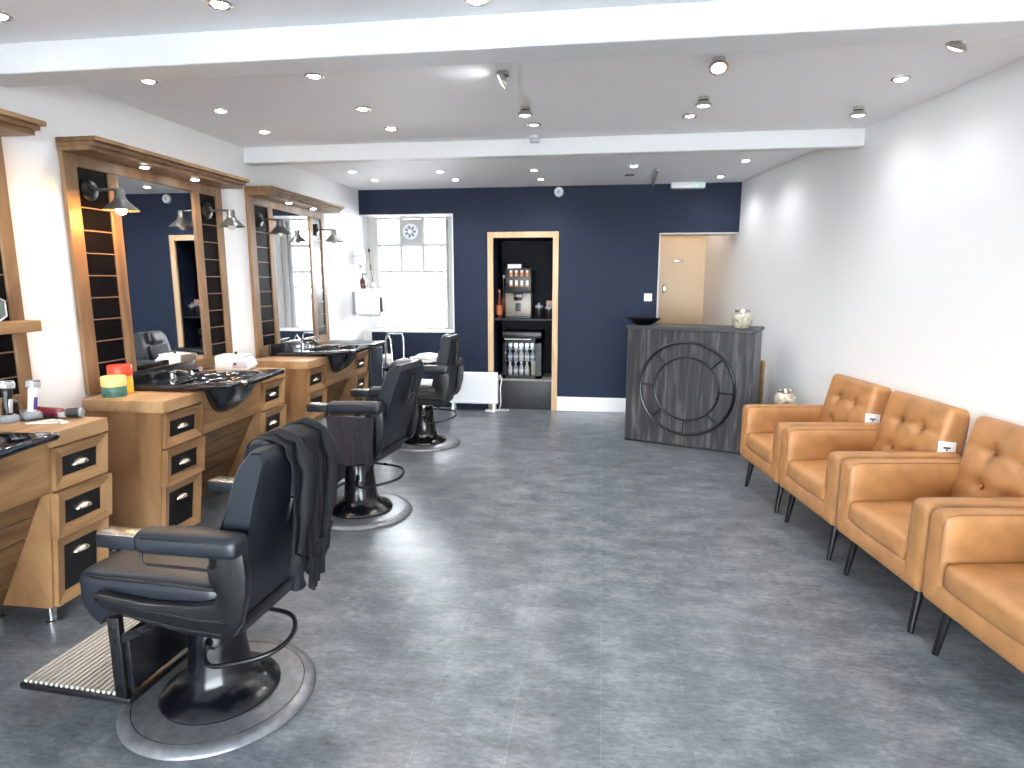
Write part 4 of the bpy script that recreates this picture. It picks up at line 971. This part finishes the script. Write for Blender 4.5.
# jacket over the back of the nearest chair (built in the chair's frame, a thing of its own)
def jacket():
    t = thing('jacket', 'dark jacket draped over the backrest of the nearest barber chair', 'jacket', (-1.345, 1.89, 0), math.radians(177))
    def drape(y0, y1, zf, zb, seed, amp, off=0.0, taper=0.0):
        rnd = random.Random(seed); ph = [rnd.uniform(0, 6.28) for _ in range(5)]
        # path over the top in back coordinates (x, z)
        path = [(0.045, zf), (0.052, 0.43), (0.050, 0.50), (0.028, 0.534), (-0.03, 0.553), (-0.085, 0.546), (-0.118, 0.47), (-0.150, 0.30), (-0.165, 0.10), (-0.175, zb)]
        L = [0]
        for a, b in zip(path, path[1:]): L.append(L[-1] + math.hypot(a[0] - b[0], a[1] - b[1]))
        def at(s):
            s *= L[-1]
            for i in range(len(path) - 1):
                if s <= L[i + 1] or i == len(path) - 2:
                    f = (s - L[i]) / (L[i + 1] - L[i]); return (path[i][0] + (path[i + 1][0] - path[i][0]) * f, path[i][1] + (path[i + 1][1] - path[i][1]) * f, s)
        def fn(u, v):
            px, pz, s = at(u)
            hang = max(0.0, (u - 0.45) / 0.55)
            w = (y1 - y0); yc = (y0 + y1) / 2
            wv = v - 0.5
            ww = w * (1 - taper * hang)
            fold = amp * (0.35 + hang) * (math.sin(v * 19 + ph[0] + hang * 1.2) + 0.5 * math.sin(v * 37 + ph[1]))
            z = pz + 0.012 * math.sin(v * 9 + ph[2]) * hang - (0.05 * math.sin(v * PI * 2 + ph[3]) * hang ** 3)
            sgn = -1 if u > 0.45 else 1
            return (px - abs(fold) * (1 if u > 0.4 else -0.4) - off * (0.3 + hang * 0.7), yc + wv * ww + 0.018 * hang * math.sin(v * 11 + ph[4]), z)
        m = MB().grid(fn, 46, 46, thick=0.006)
        return m
    drape(-0.222, 0.07, 0.38, 0.17, 3, 0.016, taper=0.18).move(B1).out('body_cloth', 'cape', t, smooth=70)
    drape(-0.17, -0.04, 0.42, 0.02, 5, 0.014, off=0.02, taper=0.35).move(B1).out('front_panel', 'cape', t, smooth=70)
    def sleeve(y, z1, x1, r, name):
        pts = [(0.052, y, 0.49), (-0.02, y, 0.560), (-0.095, y, 0.552), (-0.150, y + 0.005, 0.47), (-0.178 + x1, y + 0.01, 0.30), (-0.192 + x1, y + 0.012, 0.12), (-0.205 + x1, y + 0.008, z1)]
        # resample smoothly
        P = []
        for i in range(len(pts) - 1):
            for k in range(6):
                f = k / 6; a, b = V(pts[i]), V(pts[i + 1]); P.append(a.lerp(b, f))
        P.append(V(pts[-1]))
        rr = [r * (0.8 + 0.18 * math.sin(i * 0.9) + 0.15 * math.sin(i * 0.37 + 1)) for i in range(len(P))]
        MB().tube(P, rr, seg=16, flat=0.62).move(B1).out(name, 'cape', t, smooth=80)
    sleeve(0.01, 0.05, 0.0, 0.032, 'sleeve')
    sleeve(-0.178, 0.12, -0.005, 0.032, 'sleeve')
jacket()

# plum towel hung over the near towel rail of the middle chair
def towel():
    t = thing('hand_towel', 'plum grey towel hanging from the near side of the middle barber chair', 'towel', (-1.525, 3.70, 0), math.radians(173))
    def fn(u, v):
        # u over the rail (inside to outside), v along the rail
        x = -0.265 + 0.30 * v
        w = 0.010 * math.sin(v * 13 + 1) + 0.005 * math.sin(v * 29 + 2 * u)
        if u < 0.22: z = 0.640 + 0.005 * (u / 0.22); y = 0.293 - 0.004 * (u / 0.22)
        elif u < 0.34:
            a = PI * (u - 0.22) / 0.12; z = 0.645 + 0.012 * math.sin(a); y = 0.3035 - 0.0145 * math.cos(a)
        else:
            f = (u - 0.34) / 0.66; z = 0.645 - 0.275 * f; y = 0.318 + w * (0.3 + f) + 0.012 * f
        return (x + 0.012 * math.sin(u * 6) * (v - 0.5), y, z + 0.006 * math.sin(v * 7) * (u > 0.4))
    MB().grid(fn, 40, 40, thick=0.008).move(U2).out('towel_cloth', 'towel_plum', t, smooth=70)
    MB().grid(lambda u, v: (lambda p: (p[0], p[1] + 0.010, p[2]))(fn(0.82 + 0.05 * u, v)), 4, 40, thick=0.003).move(U2).out('hem_band', 'towel_plum', t, smooth=70)
towel()
# white towels over the far arm of the far chair
for k, (dz, ln, lab) in enumerate([(0.0, 0.34, 'lower white towel folded across the arms of the far barber chair'), (0.026, 0.24, 'upper white towel folded across the arms of the far barber chair')]):
    def tf(p, u, k=k): return (p[0], p[1], p[2] + 0.006 * math.sin(p[0] * 30 + k) + 0.004 * math.sin(p[1] * 22))
    o = MB().rbox((-0.19 + 0.06 * k, -0.34, 0.74 + dz), (-0.19 + 0.06 * k + ln, 0.05, 0.766 + dz), 0.011, (16, 16, 6), fn=tf).move(U3).out('white_towel', 'towel_white')
    tag(o, lab, 'towel', 'white towels on the far chair', (-1.60, 5.45, 0), math.radians(178))

# ------------------------------------------------------------------ waiting armchairs
def armchair(along, label, with_tag=False):
    ca, sa = math.cos(RA0), math.sin(RA0)
    n = V((ca, sa, 0)); a = V((-sa, ca, 0))
    p0 = V((1.079 + (4.565 - 3.65) * 0.1385, 3.65, 0)); base_along = p0.dot(a)
    o = p0 + a * (along - base_along)
    t = thing('armchair', label, 'armchair', o, PI + RA0, 'tan leather waiting armchairs')
    # local: +x faces the room, +y towards the camera, origin under the front edge
    Wd = 0.338
    def sag(p, u): return (p[0] + 0.006 * (u.x > 0) * (1 - u.z ** 2), p[1], p[2])
    MB().rbox((-0.62, -Wd + 0.005, 0.215), (0.022, Wd - 0.005, 0.318), 0.018, (10, 10, 6), fn=sag).out('base_frame', 'tan', t)
    for sy in (1, -1):
        y0_, y1_ = sorted((sy * Wd, sy * (Wd - 0.105)))
        def af(p, u):
            return (p[0], p[1] + 0.005 * u.y * (1 - u.z ** 2), p[2] + 0.004 * (1 - u.y ** 2) * (u.z > 0))
        am = MB().rbox((-0.64, y0_, 0.218), (0.030, y1_, 0.605), 0.034, (16, 10, 14), fn=af).out('arm', 'tan', t)
        yo = sy * (Wd - 0.008)
        yi = sy * (Wd - 0.105)
        MB().tube([(-0.60, yi + sy * 0.012, 0.602), (-0.03, yi + sy * 0.012, 0.602), (0.010, yi + sy * 0.012, 0.593), (0.026, yi + sy * 0.012, 0.565), (0.028, yi + sy * 0.012, 0.40)], 0.0028, seg=6).out('seam', 'tan_dark', am)
    def sf(p, u):
        x, y, z = p
        if u.z > 0: z += 0.022 * (1 - u.x ** 2) * (1 - u.y ** 2)
        return (x + 0.010 * (u.x > 0) * (1 - u.y ** 2), y, z)
    MB().rbox((-0.52, -Wd + 0.108, 0.305), (0.026, Wd - 0.108, 0.418), 0.030, (16, 16, 8), fn=sf).out('seat_cushion', 'tan', t)
    # buttoned back
    btn = [(yy, zz) for zz in (0.14, 0.31) for yy in (-0.092, 0.092)]
    TB = Matrix.Rotation(math.radians(-13), 3, 'Y'); PB = V((-0.475, 0, 0.40))
    def bf(p, u):
        x, y, z = p
        if u.x > 0.2:
            d = 0.0
            for (by, bz) in btn:
                r2 = (y - by) ** 2 + (z - bz) ** 2
                d += 0.034 * math.exp(-r2 / 0.0013)
                # creases running from button to button
                if abs(y) < 0.25: d += 0.0060 * math.exp(-((z - bz) / 0.012) ** 2)
            d += 0.003 * sum(math.exp(-((y - k) / 0.012) ** 2) for k in (-0.092, 0.092)) * (0.05 < z < 0.42)
            x += 0.018 * (1 - u.y ** 2) * (1 - u.z ** 2) - d
        return (x, y, z)
    wy = Wd - 0.066
    bk = MB().rbox((-0.150, -wy, -0.12), (0.0, wy, 0.462), 0.036, (14, 44, 44), fn=bf).move(lambda p: TB @ V(p) + PB).out('backrest', 'tan', t, smooth=70)
    for by, bz in btn:
        MB().lathe([(0.0, -0.004), (0.012, -0.002), (0.011, 0.004), (0, 0.007)], seg=14, xf=Matrix.Translation((-0.012, by, bz)) @ Matrix.Rotation(PI / 2, 4, 'Y')).move(lambda p: TB @ V(p) + PB).out('button', 'tan', bk)
    for lx, ly, kx in ((-0.045, Wd - 0.085, 0.03), (-0.045, -Wd + 0.085, 0.03), (-0.53, Wd - 0.085, -0.03), (-0.53, -Wd + 0.085, -0.03)):
        MB().rod((lx + kx, ly + (0.012 if ly > 0 else -0.012), 0.0), (lx, ly, 0.22), 0.0125, 0.021, seg=16).out('leg', 'black_metal', t)
    if with_tag:
        g = MB().box((-0.05, -0.0015, -0.036), (0.05, 0.0015, 0.036), bev=0.001).move(lambda p: V((-0.575 + p[0] * 0.95, Wd - 0.060 + 0.0 + p[1], 0.628 + p[2] + p[0] * 0.1))).out('paper_tag', 'tag', t, label='white paper tag with black mark')
        # the tag is turned to the room front
        mk = MB().box((-0.02, 0.0012, -0.002), (0.02, 0.0025, 0.007)).box((-0.004, 0.0012, -0.014), (0.004, 0.0025, -0.004)).move(lambda p: V((-0.575 + p[0] * 0.95, Wd - 0.060 + p[1], 0.628 + p[2] + p[0] * 0.1))).out('tag_mark', 'ink', g)
    return t
RA0 = math.atan2(0.284, 2.05)
armchair(4.125, 'farthest tan leather armchair, beside the grey reception desk, with a paper tag', True)
armchair(3.440, 'second tan leather armchair from the desk, with a paper tag', True)
armchair(2.735, 'third tan leather armchair from the desk')
armchair(2.045, 'nearest tan leather armchair, cut off by the right edge of the photo')

# ------------------------------------------------------------------ reception desk
dk = math.atan2(-0.401, 1.033)
t = thing('reception_desk', 'dark grey wood reception desk with a black ring on its front', 'reception desk', (0.247, 5.817, 0), dk)
LW = 1.108
MB().box((0.0, 0.012, 0.02), (LW, 0.03, 1.058), bev=0.002, seg=1).out('front_panel', 'grey_wood', t, smooth=0)
for xa in (0.0, LW - 0.03): MB().box((xa, 0.03, 0.02), (xa + 0.03, 0.45, 1.058)).out('side_panel', 'grey_side', t, smooth=0)
MB().box((0.03, 0.03, 0.0), (LW - 0.03, 0.43, 0.06)).box((0.0, 0.014, 0.0), (LW, 0.03, 0.02)).out('plinth', 'black_panel', t, smooth=0)
MB().box((-0.012, -0.008, 1.058), (LW + 0.014, 0.47, 1.088), bev=0.003, seg=1).out('desk_top', flat('charcoal desk top', (0.03, 0.031, 0.035), 0.45), t, smooth=0)
MB().box((0.03, 0.06, 0.70), (LW - 0.03, 0.45, 0.72)).out('inner_shelf', 'grey_side', t, smooth=0)
ring = MB(); cx_, cz_ = 0.558, 0.540
ro, ri = 0.418, 0.285
for r, w in ((ro, 0.013), (ri, 0.009)):
    ring.tube([(cx_ + r * math.cos(a * 2 * PI / 72), -0.004, cz_ + r * math.sin(a * 2 * PI / 72)) for a in range(72)], w, seg=8, closed=True)
for k in range(8):
    a = math.radians(88 - 45 * k)
    ring.rod((cx_ + ri * math.cos(a), -0.004, cz_ + ri * math.sin(a)), (cx_ + ro * math.cos(a), -0.004, cz_ + ro * math.sin(a)), 0.008, seg=8)
ring.out('ring_ornament', 'black_metal', t, label='black metal double ring with eight spokes')
tag(MB().lathe([(0.0, 0.0), (0.07, 0.0), (0.10, 0.012), (0.155, 0.045), (0.185, 0.068), (0.178, 0.068), (0.14, 0.042), (0.09, 0.02), (0.0, 0.014)], seg=40, sy=0.6).move(lambda p: (p[0], p[1], p[2] + 0.10 * p[0] * p[0] * (p[2] / 0.068))).move(lambda p: p * 0.9).out('bowl', 'black_gloss', smooth=50),
    'shallow black boat-shaped bowl at the left end of the reception desk', 'bowl', loc=(0.395, 5.91, 1.088), rz=dk)
def jar_vase(label, loc, s=1.0):
    t = thing('vase', label, 'vase', loc, group='mottled glass vases')
    MB().lathe([(0.0, 0), (0.055 * s, 0), (0.080 * s, 0.03 * s), (0.092 * s, 0.075 * s), (0.086 * s, 0.115 * s), (0.062 * s, 0.142 * s), (0.058 * s, 0.150 * s), (0.052 * s, 0.150 * s), (0.05 * s, 0.13 * s), (0, 0.12 * s)], seg=36).out('glass_body', 'jar_glass', t)
    MB().lathe([(0.058 * s, 0.143 * s), (0.066 * s, 0.147 * s), (0.066 * s, 0.166 * s), (0.056 * s, 0.166 * s), (0.054 * s, 0.143 * s)], seg=36).out('metal_collar', 'nickel', t)
jar_vase('round mottled glass vase with metal collar on the reception desk', (1.215, 5.62, 1.088), 0.95)
t = thing('side_table', 'small side table with thin pale legs behind the farthest armchair', 'side table', (1.43, 4.97, 0))
MB().lathe([(0.0, 0.50), (0.13, 0.50), (0.135, 0.51), (0.13, 0.52), (0, 0.52)], seg=36).out('table_top', 'pine', t)
for k in range(3):
    a = 0.6 + k * 2 * PI / 3
    MB().rod((0.12 * math.cos(a), 0.12 * math.sin(a), 0), (0.07 * math.cos(a), 0.07 * math.sin(a), 0.505), 0.009, 0.014).out('leg', 'pine', t)
jar_vase('round mottled glass vase showing above the farthest armchair', (1.43, 4.97, 0.52), 0.85)
tag(MB().box((-0.012, -0.06, 0), (0.012, 0.06, 0.765), bev=0.010, seg=3).out('wooden_board', 'oak_long'), 'upright light wooden board between reception desk and right wall', 'board', loc=(1.50, 6.02, 0), rz=RA)

# ------------------------------------------------------------------ light
w = bpy.data.worlds.new('daylight'); scn.world = w; w.use_nodes = True
bg = w.node_tree.nodes['Background']; bg.inputs['Color'].default_value = (0.91, 0.96, 1.0, 1); bg.inputs['Strength'].default_value = 13.0
def portal(loc, rot, sx, sy):
    l = bpy.data.lights.new('window_portal', 'AREA'); l.shape = 'RECTANGLE'; l.size = sx; l.size_y = sy
    l.cycles.is_portal = True
    o = bpy.data.objects.new('window_portal', l); COL.objects.link(o); o.location = loc; o.rotation_euler = rot
portal(((FX0 + FX1) / 2, YF - 0.10, (FZ0 + FZ1) / 2), (PI / 2, 0, PI), FX1 - FX0, FZ1 - FZ0)
portal((-2.26, 7.44, 1.575), (PI / 2, 0, 0), 0.83, 1.28)
cl = bpy.data.lights.new('corridor_lamp', 'POINT'); cl.energy = 2.2; cl.shadow_soft_size = 0.06; cl.color = (1, 0.88, 0.74)
co = bpy.data.objects.new('corridor_lamp', cl); COL.objects.link(co); co.location = (0.95, 7.75, 2.35)

scn.view_settings.view_transform = 'Standard'; scn.view_settings.look = 'None'
scn.view_settings.exposure = 1.3; scn.view_settings.gamma = 1.0; scn.view_settings.use_curve_mapping = False
scn.cycles.use_denoising = True
scn.cycles.max_bounces = 10; scn.cycles.diffuse_bounces = 6; scn.cycles.glossy_bounces = 6; scn.cycles.transparent_max_bounces = 12
scn.cycles.caustics_reflective = False; scn.cycles.caustics_refractive = False
scn.cycles.sample_clamp_indirect = 6.0
